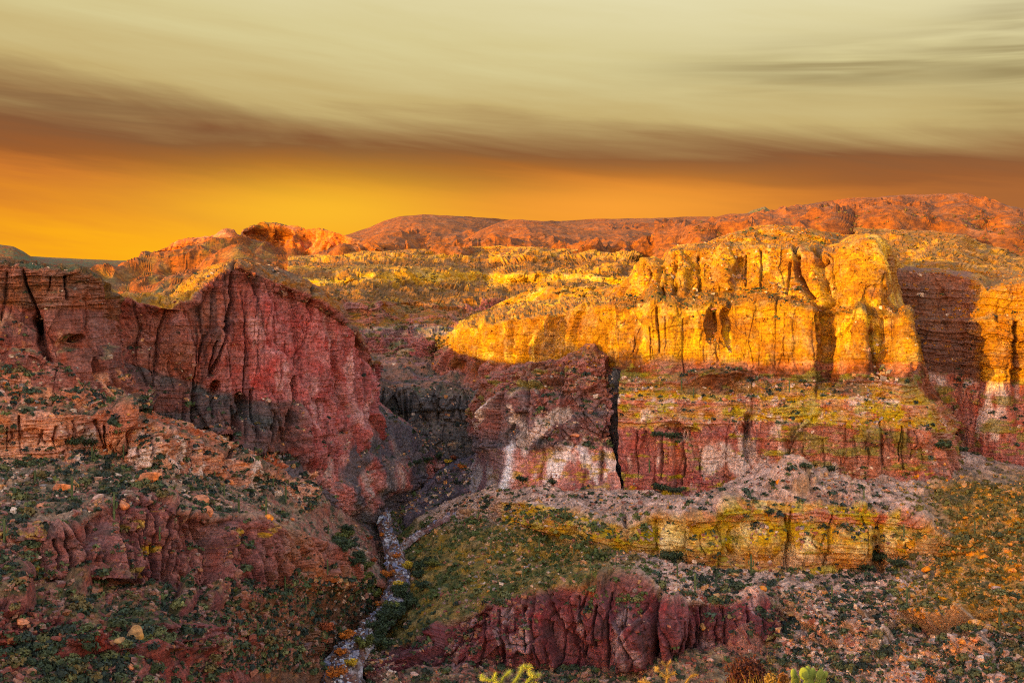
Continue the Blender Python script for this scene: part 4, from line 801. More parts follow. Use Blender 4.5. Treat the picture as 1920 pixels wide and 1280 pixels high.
col = leaf_cols(Cb[rest], 20, rs)
ifar = pick(farw * np.clip(.3 + dens_n, .02, 1), 1300, rng); Rf = rng.uniform(.7, 1.7, 1300)
V2, Q2 = leaf_cloud(gv[ifar], Rf, 9, rs, size=.6); col2 = leaf_cols(np.tile(A(92, 70, 36), (1300, 1)), 9, rs)  # far brush coloured as if sunlit, a brighter gold brown
o = mesh_np('brush', np.concatenate([V, V2]), np.concatenate([Q, Q2 + len(V)]), np.concatenate([col, col2]), M_LEAF, False)
def tag(o, label=None, cat=None, group=None, kind=None):
    for k, v in (('label', label), ('category', cat), ('group', group), ('kind', kind)):
        if v: o[k] = v
    return o
tag(o, 'low dark desert brush scattered over the canyon slopes and benches', 'brush', kind='stuff')
MARKS = [(187, 680, 'the dark cave at the massif foot'), (75, 610, 'the wide crack in the left massif'), (425, 640, 'the long crack of the red butte'), (690, 740, 'the right corner of the red butte'), (222, 806, 'the jutting salmon knob'),
    (60, 800, 'the banded salmon wall'), (284, 896, 'the long salmon slab'), (374, 938, 'the pointed salmon block'), (532, 918, 'the last stepped salmon ledge'), (430, 860, 'the row of stepped salmon ledges'), (110, 910, 'the wide salmon boulder'),
    (200, 1040, 'the tall fluted red columns'), (340, 1030, 'the middle of the fluted red band'), (450, 1125, 'the orange stained crag'), (540, 1040, 'the fading right end of the fluted band'), (258, 1196, 'the broad tan slab'), (20, 1120, 'the pink crag on the left'),
    (120, 1215, 'the dark red crag'), (460, 1215, 'the lower left gully'), (690, 1060, 'the left bank thicket'), (765, 1140, 'the right bank thicket'), (640, 1235, 'the pale slabs of the creek'), (730, 1010, 'the fork of the creek'), (850, 870, 'the yellow trees in the gorge'),
    (640, 930, 'the pink talus under the butte'), (952, 870, 'the white scar on the buttress'), (1160, 890, 'the foot of the black chimney'), (1050, 965, 'the leaning yellow slab'), (1100, 700, 'the knobbly top of the buttress'), (1240, 1000, 'the left end of the yellow ledges'),
    (900, 1040, 'the upper green slope'), (1000, 1075, 'the golden rounded boulder'), (870, 1170, 'the left end of the dark outcrop'), (1409, 1078, 'the two armed saguaro'), (1390, 950, 'the humped top of the yellow ledges'), (1645, 1040, 'the dark notch in the yellow ledges'),
    (1738, 1068, 'the tilted orange block'), (1428, 1104, 'the upright orange boulder'), (1160, 1170, 'the rounded dark red dome'), (1300, 1170, 'the black clefts of the dark outcrop'), (1490, 1150, 'the yellowish boulder'), (1845, 1045, 'the rounded orange boulder'),
    (1500, 905, 'the yellow knobs on the bench'), (1620, 925, 'the pale hump on the bench'), (1720, 893, 'the corner of the mesa wall'), (1860, 880, 'the foot of the alcove wall'), (1340, 706, 'the rubble cone on the ledge'), (1530, 720, 'the ledge below the dark alcove'), (1640, 1190, 'the low pink hump'),
    (1250, 822, 'the brushy hollow in the mesa wall'), (1830, 1170, 'the lower right slope'), (1580, 1110, 'the foot of the yellow ledges'), (1560, 1230, 'the rim grass'), (1700, 990, 'the right end of the yellow ledges'), (1900, 960, 'the upper golden slope'), (780, 780, 'the black gorge wall'), (900, 600, 'the tip of the lit mesa wing')]
def near_mark(px, py):
    k = min(MARKS, key=lambda m: (m[0] - px) ** 2 + ((m[1] - py) * 1.3) ** 2); dx, dy = px - k[0], (py - k[1]) * 1.3; d = math.hypot(dx, dy)
    w = ('above', 'below')[dy > 0] if abs(dy) > abs(dx) else ('left of', 'right of')[dx > 0]
    return ('just ' if d < 30 else ('' if d < 62 else 'well ')) + w + ' ' + k[2]
# individual shrubs
def shrub_mesh(k):
    rg = np.random.default_rng(100 + k); V, Q = leaf_cloud(np.zeros((1, 3)), np.ones(1), 130, rg, size=.24, inner=.35)
    col = leaf_cols(np.array([lin([(46, 52, 34), (36, 40, 32), (62, 63, 38), (84, 78, 44), (92, 72, 40)][k % 5])]), 130, rg)
    me = mesh_np('shrub', V, Q, col, M_LEAF, False); m = me.data; bpy.data.objects.remove(me); return m
SHM = [shrub_mesh(k) for k in range(10)]
SHN = ['dark green', 'blackish', 'olive green', 'pale olive', 'brownish']
def size_word(r, a, b): return 'small' if r < a else ('large' if r > b else 'medium')
def place_inst(name, me, p, r, rz, sq=1.0):
    o = bpy.data.objects.new(name, me); o.location = tuple(p); o.scale = (r, r, r * sq); o.rotation_euler = (0, 0, rz); COL.objects.link(o); return o
for j in top:
    i = ib[j]; k = int(rng.integers(10)); g = near_mark(gx[i], gy[i])
    if gold_zone[i] or green_zone[i]: k = [2, 3, 4, 7, 8][k % 5]
    o = place_inst('shrub', SHM[k], gv[i] + np.array([0, 0, .1]), Rb[j], rng.uniform(0, 6.28), rng.uniform(.8, 1.2))
    tag(o, '%s %s shrub %s' % (size_word(Rb[j], 1.15, 1.45), SHN[k % 5], g), 'shrub', 'desert shrubs dotted over the canyon slopes')
# loose stones: the small ones as rubble, the 300 largest one by one
stw = WEIGHT * vis * np.clip(.5 + 1.2 * fbm(gv, 14, 3, 511), .05, 2) * np.where(gy > 700, 1, .4) + bankz * .8 + humpz * .9
NS = 17000; is_ = pick(stw, NS, rng); Rs = np.clip(rng.lognormal(-.8, .42, NS), .22, 1.5)
def stone_colour(i, rg):
    n = len(i); pal = np.array([lin(c) for c in ((186, 150, 132), (158, 112, 94), (136, 84, 70), (120, 100, 96), (176, 120, 84))])
    c = pal[rg.choice(5, n)]; dk = np.array(lin((112, 60, 54)))
    low = ((gx[i] < 620) & (gy[i] > 960)) | ((gx[i] < 1460) & (gx[i] > 760) & (gy[i] > 1110))
    c = np.where(low[:, None], c * .35 + dk * .65, c)
    c = np.where(gold_zone[i][:, None], c * .4 + np.array(lin((190, 122, 44))) * .6, c)
    return c
V, Q = stone_block(gv[is_], Rs, rs); col = np.repeat(stone_colour(is_, rng), 8, 0)
iv = pick(vis * mid_or_near * (gy < 690) * (gx > 800) * (gnz > .45) * 1.0, 1500, rng)
V2, Q2 = stone_block(gv[iv], rng.uniform(.3, .9, 1500), rs); col2 = np.tile(GOLD2, (1500 * 8, 1))
tag(mesh_np('rubble', np.concatenate([V, V2]), np.concatenate([Q, Q2 + len(V)]), np.concatenate([col, col2]), M_STONE, False), 'loose pale and reddish rubble strewn over the slopes', 'rubble', kind='stuff')
def boulder_mesh(k, colr):
    rg = np.random.default_rng(200 + k); import bmesh
    bm = bmesh.new(); bmesh.ops.create_icosphere(bm, subdivisions=3, radius=1.0)
    v = np.array([x.co[:] for x in bm.verts]); sc = rg.uniform(.7, 1.15, 3); sc[2] *= .8
    for q in range(9):
        n = rg.normal(size=3); n /= np.linalg.norm(n); h = rg.uniform(.42, .75); t = v @ n - h; v = v - np.clip(t, 0, None)[:, None] * n
    v = v * sc * (1 + .07 * fbm(v * 1.0, .5, 4, 700 + k))[:, None]
    for x, c in zip(bm.verts, v): x.co = c
    me = bpy.data.meshes.new('boulder'); bm.to_mesh(me); bm.free()
    ca = me.color_attributes.new('Col', 'FLOAT_COLOR', 'POINT'); c4 = np.ones((len(v), 4)); c4[:, :3] = np.array(lin(colr)) * (1 + .25 * fbm(v, .6, 3, 720 + k))[:, None]
    ca.data.foreach_set('color', c4.astype(np.float32).ravel()); me.materials.append(M_STONE)
    return me
BC = [('salmon', (182, 108, 78)), ('pale pink', (168, 124, 110)), ('tan', (158, 108, 68)), ('dark red', (112, 58, 50)), ('orange', (190, 108, 38))]
BM = {n: [boulder_mesh(a * 3 + b, c) for b in range(3)] for a, (n, c) in enumerate(BC)}
def boulder(px, py, r, cname, label, rz=None, sq=1.0):
    p = spot(px, py)
    if p is None: return
    o = place_inst('boulder', BM[cname][int(rng.integers(3))], p + np.array([0, 0, 0]), r * .85, rng.uniform(0, 6.28) if rz is None else rz, sq)
    return tag(o, label, 'boulder', 'boulders resting on the canyon slopes')
for a in [(1428, 1104, 1.9, 'orange', 'upright orange boulder standing alone above the dark red outcrop'), (1416, 1040, 1.2, 'tan', 'tan block at the foot of the yellow banded ledges'), (258, 1196, 3.6, 'tan', 'broad tan slab perched on the dark red crag'),
          (1738, 1068, 2.6, 'orange', 'tilted orange block at the right end of the yellow ledges'), (1900, 1070, 2.2, 'orange', 'orange block near the right edge of the golden slope'), (1845, 1045, 2.4, 'orange', 'rounded orange boulder in the middle of the golden slope'),
          (990, 1068, 1.7, 'orange', 'golden rounded boulder on the green slope right of the creek'), (1820, 1040, 1.8, 'orange', 'orange boulder beside the rounded one on the golden slope'),
          (230, 946, 2.2, 'salmon', 'grey pink rounded boulder above the fluted red band'), (374, 938, 3.2, 'salmon', 'pointed salmon block above the middle of the fluted band'), (385, 958, 3.0, 'salmon', 'salmon slab leaning below the pointed block'),
          (284, 896, 4.2, 'salmon', 'long salmon slab lying below the jutting ledge'), (410, 882, 1.9, 'salmon', 'small salmon boulder under the stepped ledges'), (430, 904, 2.6, 'salmon', 'salmon boulder near the end of the stepped ledges'), (532, 918, 2.6, 'salmon', 'salmon boulder by the last stepped ledge'),
          (100, 890, 2.4, 'salmon', 'rounded salmon boulder under the left ledge'), (120, 915, 3.0, 'salmon', 'wide salmon boulder on the brushy slope at left'), (186, 934, 2.2, 'pale pink', 'pale boulder in the middle of the left slope'), (504, 968, 2.2, 'orange', 'orange egg shaped boulder right of the fluted band'), (78, 950, 1.8, 'salmon', 'salmon boulder on the left slope near the frame edge'),
          (1320, 1175, 1.6, 'tan', 'tan boulder in front of the dark red outcrop'), (1268, 1108, 1.5, 'orange', 'orange stone on top of the dark red outcrop'), (1488, 1150, 2.6, 'tan', 'yellowish boulder beside the right end of the dark outcrop'), (1720, 893, 1.8, 'orange', 'orange boulder under the corner of the mesa wall'),
          (1462, 905, 2.6, 'orange', 'yellow boulder on the bench below the mesa wall')]:
    boulder(*a)
bw2 = WEIGHT * vis * (gy > 700) * np.where(gd < 460, 1, .5)
for i in pick(bw2, 276, rng):
    g = region(gx[i], gy[i]); r = float(np.clip(rng.lognormal(.2, .3), .9, 2.6))
    cn = {'gold': 'orange', 'leftband': 'dark red', 'leftlow': 'dark red', 'purple': 'dark red', 'creek': 'pale pink', 'green': 'tan'}.get(g) if rng.random() < .7 else None
    cn = cn or ['salmon', 'pale pink', 'tan'][int(rng.integers(3))]
    o = place_inst('boulder', BM[cn][int(rng.integers(3))], gv[i] + np.array([0, 0, r * .02]), r * .9, rng.uniform(0, 6.28), rng.uniform(.6, 1))
    tag(o, '%s %s boulder %s' % (size_word(r, 1.1, 1.6), cn, near_mark(gx[i], gy[i])), 'boulder', 'boulders resting on the canyon slopes')
# pale cobbles in the wash
def cobbles():
    C, R = [], []
    for nm, k in (('creek_bed', 2400), ('dry_wash', 200)):
        B = SURF[nm][0][0]; nv, nu = B.shape[:2]
        C.append(B[rng.integers(0, nv, k), np.clip(rng.normal(nu / 2, nu * .2, k), 0, nu - 1).astype(int)]); R.append(np.clip(rng.lognormal(-.75, .5, k), .2, 1.5))
    C = np.concatenate(C); R = np.concatenate(R); V, Q = stone_block(C, R, rs)
    pal = np.array([lin(c) for c in ((178, 166, 172), (112, 104, 124), (132, 94, 82), (80, 64, 64), (100, 64, 50))]); col = np.repeat(pal[rng.choice(5, len(C))], 8, 0)
    tag(mesh_np('creek_gravel', V, Q, col, M_STONE, False), 'pale grey cobbles filling the creek bed', 'cobbles', kind='stuff')
cobbles()
# ------------------------------------------------------------------ saguaros
def tube(path, rad, n=10, ribs=0, seed=0):
    path = np.array(path, float); T = np.gradient(path, axis=0); T /= np.linalg.norm(T, axis=1, keepdims=True) + 1e-9
    ref = np.array([0.3, 1.0, 0.13]); U = np.cross(T, ref); U /= np.linalg.norm(U, axis=1, keepdims=True) + 1e-9; W2 = np.cross(T, U)
    a = np.linspace(0, 2 * math.pi, n, endpoint=False); k = 1 + (.12 * np.cos(a * ribs) if ribs else 0 * a)
    V = path[:, None] + (U[:, None] * np.cos(a)[None, :, None] + W2[:, None] * np.sin(a)[None, :, None]) * (np.array(rad)[:, None] * k[None])[..., None]
    m = len(path); i = np.arange(m - 1)[:, None]; j = np.arange(n)[None]; Q = np.stack([i * n + j, i * n + (j + 1) % n, (i + 1) * n + (j + 1) % n, (i + 1) * n + j], -1).reshape(-1, 4)
    return V.reshape(-1, 3), Q
def merge(parts):
    Vs, Qs, o = [], [], 0
    for V, Q in parts: Vs.append(V); Qs.append(Q + o); o += len(V)
    return np.concatenate(Vs), np.concatenate(Qs)
def plain(name, parts, colr, mat, var=.2, smooth=True):
    V, Q = merge(parts); c = np.tile(np.array(lin(colr)), (len(V), 1)) * (1 + var * fbm(V, .35, 3, len(V) % 97))[:, None]
    o = mesh_np(name, V, Q, c, mat, smooth); return o
def trunk_parts(h, r):
    t = np.linspace(0, 1, 12); return tube(np.stack([0 * t, 0 * t, h * t], 1), r * np.array([.8, .9, 1, 1, 1, 1, 1, 1, .98, .9, .65, .05]), 20, 10)
def arm_parts(z0, side, up, r):
    pts = [(0, 0, z0), (side * .35, 0, z0 + .02), (side * .6, 0, z0 + .12), (side * .72, 0, z0 + .35), (side * .74, 0, z0 + .6), (side * .74, 0, z0 + up), (side * .74, 0, z0 + up + .18)]
    return tube(pts, [r * .7, r * .8, r * .85, r * .85, r * .85, r * .8, r * .08], 16, 8)
SG_ = []
for k, (h, arms) in enumerate([(6.0, []), (6.8, [(2.8, 1, 1.6)]), (7.2, [(3.0, 1, 1.8), (3.5, -1, 1.3)]), (4.6, [])]):
    tr = plain('trunk', [trunk_parts(h, .27)], (70, 74, 44), M_WOOD); am = [plain('arm', [arm_parts(z, s, u, .2)], (74, 78, 46), M_WOOD) for z, s, u in arms]
    SG_.append((tr.data, [a.data for a in am]))
    for o in [tr] + am: bpy.data.objects.remove(o)
SAG = [(172, 870, 1), (135, 935, 0), (214, 972, 1), (536, 940, 0), (402, 905, 0), (448, 960, 3), (8, 1020, 1), (232, 860, 0), (615, 1075, 0), (554, 1085, 1), (534, 1100, 0), (573, 1150, 0), (484, 1195, 3), (498, 965, 0), (512, 915, 3),
       (1060, 978, 1), (1076, 1040, 0), (848, 1135, 2), (828, 1040, 0), (1409, 1078, 2), (1304, 1108, 1), (1700, 1138, 2), (1694, 1010, 0), (1874, 1180, 1), (1010, 1030, 3), (1108, 1080, 0), (1560, 1120, 3), (1218, 885, 0), (1480, 735, 0), (1278, 732, 0), (1300, 745, 3), (920, 1030, 0), (1270, 1085, 0),
       (300, 1010, 3), (420, 930, 0), (66, 905, 3), (1828, 1000, 0), (1620, 935, 3), (980, 1090, 0), (615, 1000, 3)]
GP = 'saguaro cacti standing on the slopes'
for px, py, k in SAG:
    p = spot(px, py)
    if p is None: continue
    root = bpy.data.objects.new('saguaro_cactus', None); COL.objects.link(root); root.location = tuple(p + np.array([0, 0, -.3])); root.rotation_euler = (0, 0, rng.uniform(-.5, .5)); sc = rng.uniform(.8, 1.05); root.scale = (sc,) * 3
    kind = ['slender armless', 'one armed', 'two armed', 'short armless'][k]
    tag(root, '%s saguaro %s' % (kind, near_mark(px, py)), 'cactus', GP)
    o = bpy.data.objects.new('trunk', SG_[k][0]); COL.objects.link(o); o.parent = root
    for m in SG_[k][1]: o = bpy.data.objects.new('arm', m); COL.objects.link(o); o.parent = root
# ------------------------------------------------------------------ trees along the creek
def tree_meshes(k, colr, r=1.0):
    rg = np.random.default_rng(300 + k); parts = []; tips = []
    t = np.linspace(0, 1, 6); parts.append(tube(np.stack([.1 * np.sin(t * 3 + k), .08 * t, t * .9], 1), .10 - .05 * t, 7))
    for q in range(7):
        a = q * 6.28 / 7 + rg.uniform(-.3, .3); L_ = rg.uniform(.6, 1.0); e = rg.uniform(.5, 1.0); z0 = rg.uniform(.35, .8)
        P = np.stack([math.cos(a) * L_ * t ** .9 * (1.3 - e * .5), math.sin(a) * L_ * t ** .9 * (1.3 - e * .5), z0 + e * t * .9], 1); parts.append(tube(P, .05 - .035 * t, 5)); tips.append(P[-1]); tips.append(P[3])
    tips = np.array(tips); tr = plain('trunk', parts, (70, 54, 44), M_WOOD)
    V, Q = leaf_cloud(tips, rg.uniform(.32, .5, len(tips)), 60, rg, flat=.85, size=.26, inner=.2, zmin=-.9)
    cr = mesh_np('crown', V, Q, leaf_cols(np.tile(np.array(lin(colr)), (len(tips), 1)) * rg.uniform(.7, 1.3, (len(tips), 1)), 60, rg), M_LEAF, False)
    d = (tr.data, cr.data); bpy.data.objects.remove(tr); bpy.data.objects.remove(cr); return d
TK = [('dark green', (44, 50, 30)), ('olive', (78, 74, 30)), ('autumn orange', (170, 88, 26)), ('rusty red', (130, 58, 30)), ('yellow', (176, 136, 36))]
TM = [[tree_meshes(a * 2 + b, c) for b in range(2)] for a, (n, c) in enumerate(TK)]
def ground_any(px, py):
    """first surface, creek included, under a photo position"""
    best = spot(px, py)
    for nm in ('creek_bed', 'dry_wash'):
        v = SURF[nm][0][0].reshape(-1, 3); x = CX + F * v[:, 0] / v[:, 1]; y = HY - F * v[:, 2] / v[:, 1]
        k = np.flatnonzero((np.abs(x - px) < 6) & (np.abs(y - py) < 6))
        if len(k) and (best is None or v[k[0], 1] < best[1] + 12): best = v[k[0]].copy()
    return best
TREES = []
for k in range(34):                                   # right bank thicket
    t = rng.random(); TREES.append((800 - 105 * t + rng.uniform(-18, 26), 1060 + 165 * t + rng.uniform(-8, 8), 0 if rng.random() < .8 else 1, rng.uniform(1.7, 2.9)))
for k in range(20):                                   # left bank
    t = rng.random(); TREES.append((640 + 60 * t + rng.uniform(-14, 10), 1000 + 118 * t + rng.uniform(-8, 8), 0 if rng.random() < .7 else 1, rng.uniform(1.6, 2.6)))
TREES += [(724, 1078, 2, 2.2), (752, 1098, 4, 1.8), (700, 1055, 3, 1.6), (742, 1040, 2, 1.6), (655, 1195, 2, 2.4), (612, 1188, 3, 2.2), (640, 1222, 2, 1.6), (664, 1245, 4, 1.8), (638, 1266, 2, 2.4), (598, 1210, 3, 2.0), (706, 1130, 2, 1.6), (726, 1150, 3, 1.5), (770, 1064, 4, 2.4), (690, 1012, 3, 1.5), (712, 1000, 2, 1.4),
          (840, 872, 4, 1.9), (866, 880, 2, 1.7), (820, 860, 0, 2.2), (800, 866, 0, 2.2), (850, 862, 3, 1.6), (782, 872, 0, 2.0), (1040, 910, 0, 2.0), (1240, 922, 0, 2.6), (1262, 925, 0, 2.4), (980, 905, 0, 2.2), (1440, 965, 0, 1.6), (1510, 880, 0, 2.0), (1555, 888, 0, 2.0), (1770, 845, 0, 2.6), (1800, 850, 0, 2.6), (1830, 862, 0, 2.2), (1650, 1060, 0, 3.0), (1680, 1066, 0, 2.6), (1610, 1072, 0, 2.4), (1270, 1050, 0, 2.2), (1250, 1052, 0, 2.2), (140, 838, 0, 2.6), (165, 842, 0, 2.2), (650, 1000, 0, 2.0), (1232, 822, 0, 2.2), (1258, 824, 0, 2.4)]
for px, py, k, r in TREES:
    p = ground_any(px, py)
    if p is None: continue
    tr, cr = TM[k][int(rng.integers(2))]
    root = bpy.data.objects.new('mesquite_tree' if k < 2 else 'cottonwood_tree', None); COL.objects.link(root); root.location = tuple(p + np.array([0, 0, -.4])); root.rotation_euler = (0, 0, rng.uniform(0, 6.28)); root.scale = (r * 1.15, r * 1.15, r * rng.uniform(.8, 1.05))
    tag(root, '%s %s tree %s' % (size_word(r, 1.9, 2.4), TK[k][0], near_mark(px, py)), 'tree', 'trees along the creek and ledges')
    for nm, m in (('trunk', tr), ('crown', cr)): o = bpy.data.objects.new(nm, m); COL.objects.link(o); o.parent = root
# ------------------------------------------------------------------ the rim the picture is taken from
def rim():
    nx, ny = 160, 150; xs = np.linspace(-14, 16, nx); ys = np.linspace(-6, 16, ny); X, Y = np.meshgrid(xs, ys)
    e = 11.5 + .8 * np.sin(X * .5) ; z = np.interp(Y, [-6, 0, 10, 16], [-1.4, -1.7, -4.15, -5.4]); z = z - sst(Y, e, e + 2.0) * 30
    P = np.stack([X, Y, z], -1).reshape(-1, 3); P[:, 2] += .12 * fbm(P * np.array([1, 1, 0]), 1.5, 5, 801)
    C = mix(np.tile(A(132, 92, 62), (len(P), 1)), np.tile(A(88, 66, 48), (len(P), 1)), .5 + fbm(P, .8, 4, 802))
    idx = np.arange(nx * ny).reshape(ny, nx); Q = np.stack([idx[:-1, :-1], idx[:-1, 1:], idx[1:, 1:], idx[1:, :-1]], -1).reshape(-1, 4)
    mesh_np('rim_ground', P, Q, C, rock_material('rim_soil', .6, .08))['kind'] = 'structure'
    return lambda x, y: float(np.interp(y, [-6, 0, 10, 16], [-1.4, -1.7, -4.15, -5.4]))
rim_z = rim()
def at(px, py, D): return np.array([(px - CX) / F * D, D, -(py - HY) / F * D])
def joint_curve(a, b, r, rg, bulge=1.0):
    t = np.linspace(0, 1, 9)[:, None]; m = (a + b) / 2 + rg.normal(size=3) * .012
    P = (1 - t) ** 2 * a + 2 * t * (1 - t) * m + t * t * b; return P, r * np.array([.45, .85, 1, 1.03, 1.03, 1, .95, .8, .12]) * bulge
def spines(P, R, rg, n, ln):
    """short needles over a stem, as thin quads"""
    k = rg.integers(1, len(P) - 1, n); d = rg.normal(size=(n, 3)); T = np.gradient(P, axis=0)[k]; T /= np.linalg.norm(T, axis=1, keepdims=True) + 1e-9
    d -= (d * T).sum(1, keepdims=True) * T; d /= np.linalg.norm(d, axis=1, keepdims=True); p = P[k] + d * R[k][:, None] * .9 + T * rg.uniform(-.01, .01, (n, 1)); q = p + (d + rg.normal(size=(n, 3)) * .35) * ln
    s_ = np.cross(d, T) * .0011; V = np.stack([p - s_, p + s_, q + s_ * .3, q - s_ * .3], 1).reshape(-1, 3); return V, np.arange(n * 4).reshape(-1, 4)
def cholla(D, segs_, base, label, stemc, spinec, r=.016):
    """segs_: parent index, photo position of the tip, depth offset"""
    rg = np.random.default_rng(int(base[0])); root = bpy.data.objects.new('cholla_cactus', None); COL.objects.link(root); b = at(base[0], base[1], D); b[2] = rim_z(0, D); root.location = tuple(b)
    tag(root, label, 'cactus'); pts = [np.zeros(3)]
    for par, px, py, dd in segs_:
        q = at(px, py, D) + np.array([0, dd, 0]) - b; P, R = joint_curve(pts[par], q, r if par else r * 1.6, rg); pts.append(q)
        st = plain('stem', [tube(P, R, 12, 6)], stemc, M_WOOD, .15); st.parent = root
        V, Q = spines(P, R, rg, 260 if par else 300, .02); sp = mesh_np('spines', V, Q, np.tile(np.array(lin(spinec)), (len(V), 1)), M_WOOD, False); sp.parent = st
cholla(10, [(0, 968, 1300, 0), (1, 940, 1284, .02), (1, 985, 1280, -.03), (1, 962, 1282, .05), (2, 925, 1274, 0), (2, 946, 1268, .03), (5, 905, 1270, 0), (6, 958, 1256, .0), (5, 930, 1262, .04), (4, 975, 1262, .02), (10, 980, 1247, 0), (3, 1000, 1266, 0), (12, 990, 1254, -.02), (12, 1012, 1262, 0), (11, 998, 1252, .02), (3, 1010, 1280, 0), (7, 903, 1262, 0)], (966, 1400), 'bushy yellow green cholla with many short forked joints at the rim', (104, 104, 30), (170, 152, 70), .0125)
cholla(11, [(0, 1250, 1290, 0), (1, 1252, 1268, 0), (2, 1250, 1250, 0), (3, 1240, 1240, .02), (3, 1258, 1236, 0), (2, 1268, 1262, .03), (2, 1238, 1260, 0), (1, 1222, 1284, 0), (8, 1206, 1270, 0), (8, 1196, 1278, .03), (1, 1280, 1286, 0), (11, 1292, 1270, 0), (12, 1310, 1264, 0), (11, 1304, 1284, 0), (7, 1230, 1252, 0)], (1252, 1390), 'thin golden cholla with bare upright branches at the rim', (140, 96, 42), (176, 128, 60), .008)
def prickly_pear():
    D = 10.5; rg = np.random.default_rng(5); root = bpy.data.objects.new('prickly_pear', None); COL.objects.link(root); b = at(1512, 1400, D); b[2] = rim_z(0, D); root.location = tuple(b)
    tag(root, 'prickly pear with round yellow green pads at the rim', 'cactus')
    for px, py, rx, ry, tilt, dd in [(1516, 1286, 15, 20, 0, 0), (1494, 1282, 13, 16, -.3, .05), (1540, 1282, 13, 16, .3, .03), (1506, 1260, 9, 12, -.2, -.03), (1524, 1264, 10, 12, .15, .02), (1536, 1262, 8, 11, .5, -.02), (1514, 1254, 6, 7, .1, 0), (1488, 1262, 8, 10, -.4, 0), (1548, 1266, 6, 8, .6, .03), (1505, 1318, 16, 22, 0, .0), (1528, 1340, 18, 26, .1, .02)]:
        c = at(px, py, D) + np.array([0, dd, 0]) - b; k = D / F; nu, nv = 20, 12; u = np.linspace(0, 2 * math.pi, nu, endpoint=False); v = np.linspace(0.02, math.pi - .02, nv)
        U_, V_ = np.meshgrid(u, v); x = rx * k * np.sin(V_) * np.cos(U_) * (1 - .12 * np.cos(V_)); z = -ry * k * np.cos(V_) * -1; y = .012 * np.sin(V_) * np.sin(U_) * 1.2
        ya = rg.uniform(-.7, .7); X = x * math.cos(tilt) + z * math.sin(tilt); Z = -x * math.sin(tilt) + z * math.cos(tilt); P = np.stack([X * math.cos(ya) - y * math.sin(ya), X * math.sin(ya) + y * math.cos(ya), Z], -1).reshape(-1, 3) + c
        i = np.arange(nv - 1)[:, None]; j = np.arange(nu)[None]; Q = np.stack([i * nu + j, i * nu + (j + 1) % nu, (i + 1) * nu + (j + 1) % nu, (i + 1) * nu + j], -1).reshape(-1, 4)
        pd = plain('pad', [(P, Q)], (98, 100, 38), M_WOOD, .25); pd.parent = root
        n = 70; kk = rg.integers(0, len(P), n); d = P[kk] - c; d /= np.linalg.norm(d, axis=1, keepdims=True); p = P[kk]; q = p + (d + rg.normal(size=(n, 3)) * .4) * .012; s_ = np.cross(d, [0, 0, 1.]) * .0008
        sp = mesh_np('spines', np.stack([p - s_, p + s_, q + s_, q - s_], 1).reshape(-1, 3), np.arange(n * 4).reshape(-1, 4), np.tile(np.array(lin((170, 150, 90))), (n * 4, 1)), M_WOOD, False); sp.parent = pd
prickly_pear()
def twig_bush(px, py, rx, D, n, colr, label, name, leafc=None, seed=1, ln=1.0):
    rg = np.random.default_rng(seed); root = bpy.data.objects.new(name, None); COL.objects.link(root); b = at(px, py, D); g = rim_z(0, D); b[2] = min(g + .05, b[2]) ; root.location = tuple(b); tag(root, label, 'bush')
    R = rx * D / F; top = -(py - HY) / F * D - b[2]; parts = []
    for q in range(n):
        a = rg.uniform(0, 6.28); e = rg.uniform(.25, 1); d = np.array([math.cos(a) * math.sqrt(1 - e * e), math.sin(a) * math.sqrt(1 - e * e), e]); t = np.linspace(0, 1, 6)[:, None]
        tip = np.array([d[0] * R, d[1] * R, top - R + (R + .0) * d[2]]) * rg.uniform(.8, 1.0) + np.array([d[0], d[1], d[2]]) * R * rg.uniform(-.1, .22); m = np.array([d[0] * R * .2, d[1] * R * .2, tip[2] * .6]) + rg.normal(size=3) * .03
        P = (1 - t) ** 2 * 0 + 2 * t * (1 - t) * m + t * t * tip + rg.normal(size=(6, 3)) * .006 * t; parts.append(tube(P, .004 - .003 * t[:, 0], 4))
    o = plain('twigs', parts, colr, M_WOOD, .3); o.parent = root
    if leafc:
        K = int(1.6 * rx ** 2); d = rg.normal(size=(K, 3)); d /= np.linalg.norm(d, axis=1, keepdims=True); c = d * R * rg.uniform(.3, 1.0, (K, 1)) ** .5 * (1 + .22 * np.sin(5 * d[:, :1] + 3) * np.cos(4 * d[:, 2:3] + 7 * d[:, 1:2])) + np.array([0, 0, top - R])
        V, Q = leaf_cloud(c, np.full(K, .012), 2, rg, size=1.0, zmin=-1); f = mesh_np('foliage', V, Q, leaf_cols(np.tile(np.array(lin(leafc)), (K, 1)), 2, rg), M_LEAF, False); f.parent = root
twig_bush(1402, 1232, 38, 10.5, 260, (58, 26, 20), 'dense round dark red bush on the rim beside the dry grass', 'dried_bush', (66, 24, 18), 11)
twig_bush(1468, 1262, 11, 10.2, 60, (120, 74, 30), 'small orange twiggy bush between the red bush and prickly pear', 'dried_bush', (120, 66, 22), 12)
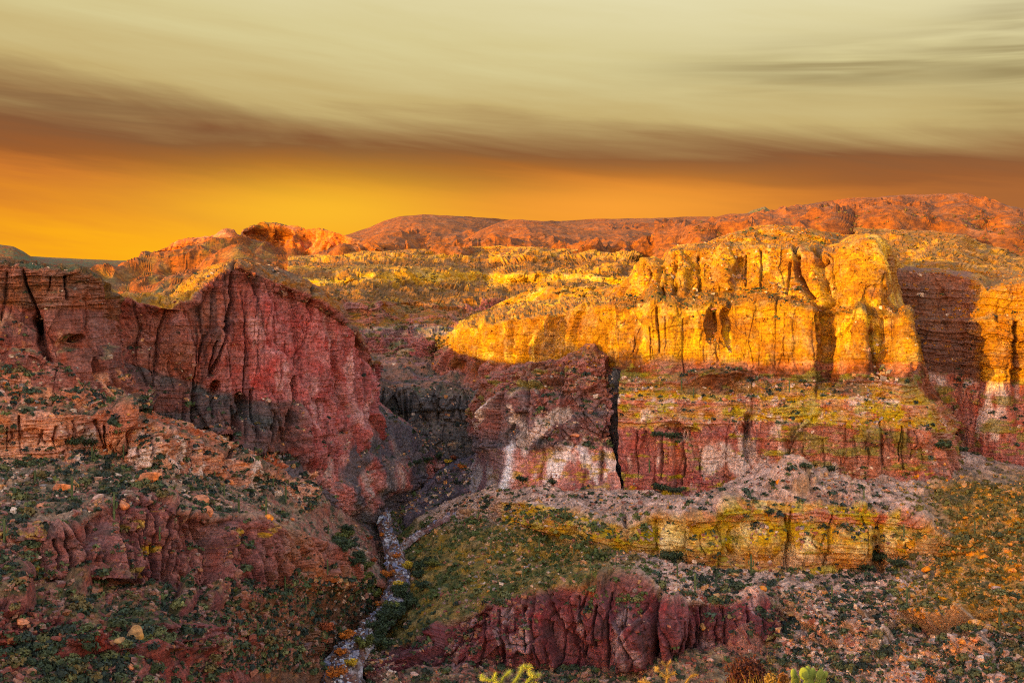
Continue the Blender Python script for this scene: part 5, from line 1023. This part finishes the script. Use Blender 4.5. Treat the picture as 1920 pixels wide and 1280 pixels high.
twig_bush(1445, 1262, 12, 10.0, 50, (150, 104, 50), 'tiny straw coloured bush right of the dark red bush', 'dried_bush', (120, 84, 36), 13)
twig_bush(1745, 1268, 16, 11.0, 50, (150, 84, 40), 'low reddish bush on the rim right of the prickly pear', 'dried_bush', (140, 70, 34), 14)
def grass():
    rg = np.random.default_rng(21); n = 2000; px = rg.uniform(1310, 1560, n); D = rg.uniform(9.3, 10.8, n); hgt = rg.uniform(.6, 1, n) * np.interp(px, [1310, 1360, 1400, 1450, 1520, 1560], [.42, .66, .70, .72, .70, .45])
    x = (px - CX) / F * D; z0 = np.array([rim_z(0, d) for d in D]); lean = rg.normal(size=(n, 2)) * .12
    a = rg.uniform(0, 3.14, n); wv = np.stack([np.cos(a), np.sin(a)], 1) * .0028; V = []
    for t, w in ((0, 1), (.5, .8), (1, .1)):
        c = np.stack([x + lean[:, 0] * t * t, D + lean[:, 1] * t * t, z0 + hgt * t], 1); V += [c - np.concatenate([wv * w, np.zeros((n, 1))], 1), c + np.concatenate([wv * w, np.zeros((n, 1))], 1)]
    V = np.stack(V, 1).reshape(-1, 3); k = np.arange(n)[:, None] * 6; Q = np.concatenate([k + np.array([[0, 1, 3, 2]]), k + np.array([[2, 3, 5, 4]])])
    c = np.repeat(np.array(lin((150, 112, 54)))[None] * rg.uniform(.6, 1.2, (n, 1)), 6, 0)
    tag(mesh_np('dry_grass', V, Q, c, M_WOOD, False), 'tuft of straw yellow dry grass on the rim', 'grass', kind='stuff')
grass()
# ------------------------------------------------------------------ look-alikes that share a label are told apart by height in the picture
def tell_apart():
    by = {}
    for o in S.objects:
        if o.parent is None and 'label' in o.keys() and 'group' in o.keys(): by.setdefault(o['label'], []).append(o)
    nth = ['uppermost', 'second from top', 'third from top', 'fourth from top', 'fifth from top', 'sixth from top', 'seventh from top']
    for lb, os_ in by.items():
        if len(os_) == 1 or len(os_) > 8: continue
        os_.sort(key=lambda o: -o.location.z / o.location.y)
        for k, o in enumerate(os_): o['label'] = ('lowest ' if k == len(os_) - 1 else nth[k] + ' ') + lb
tell_apart()
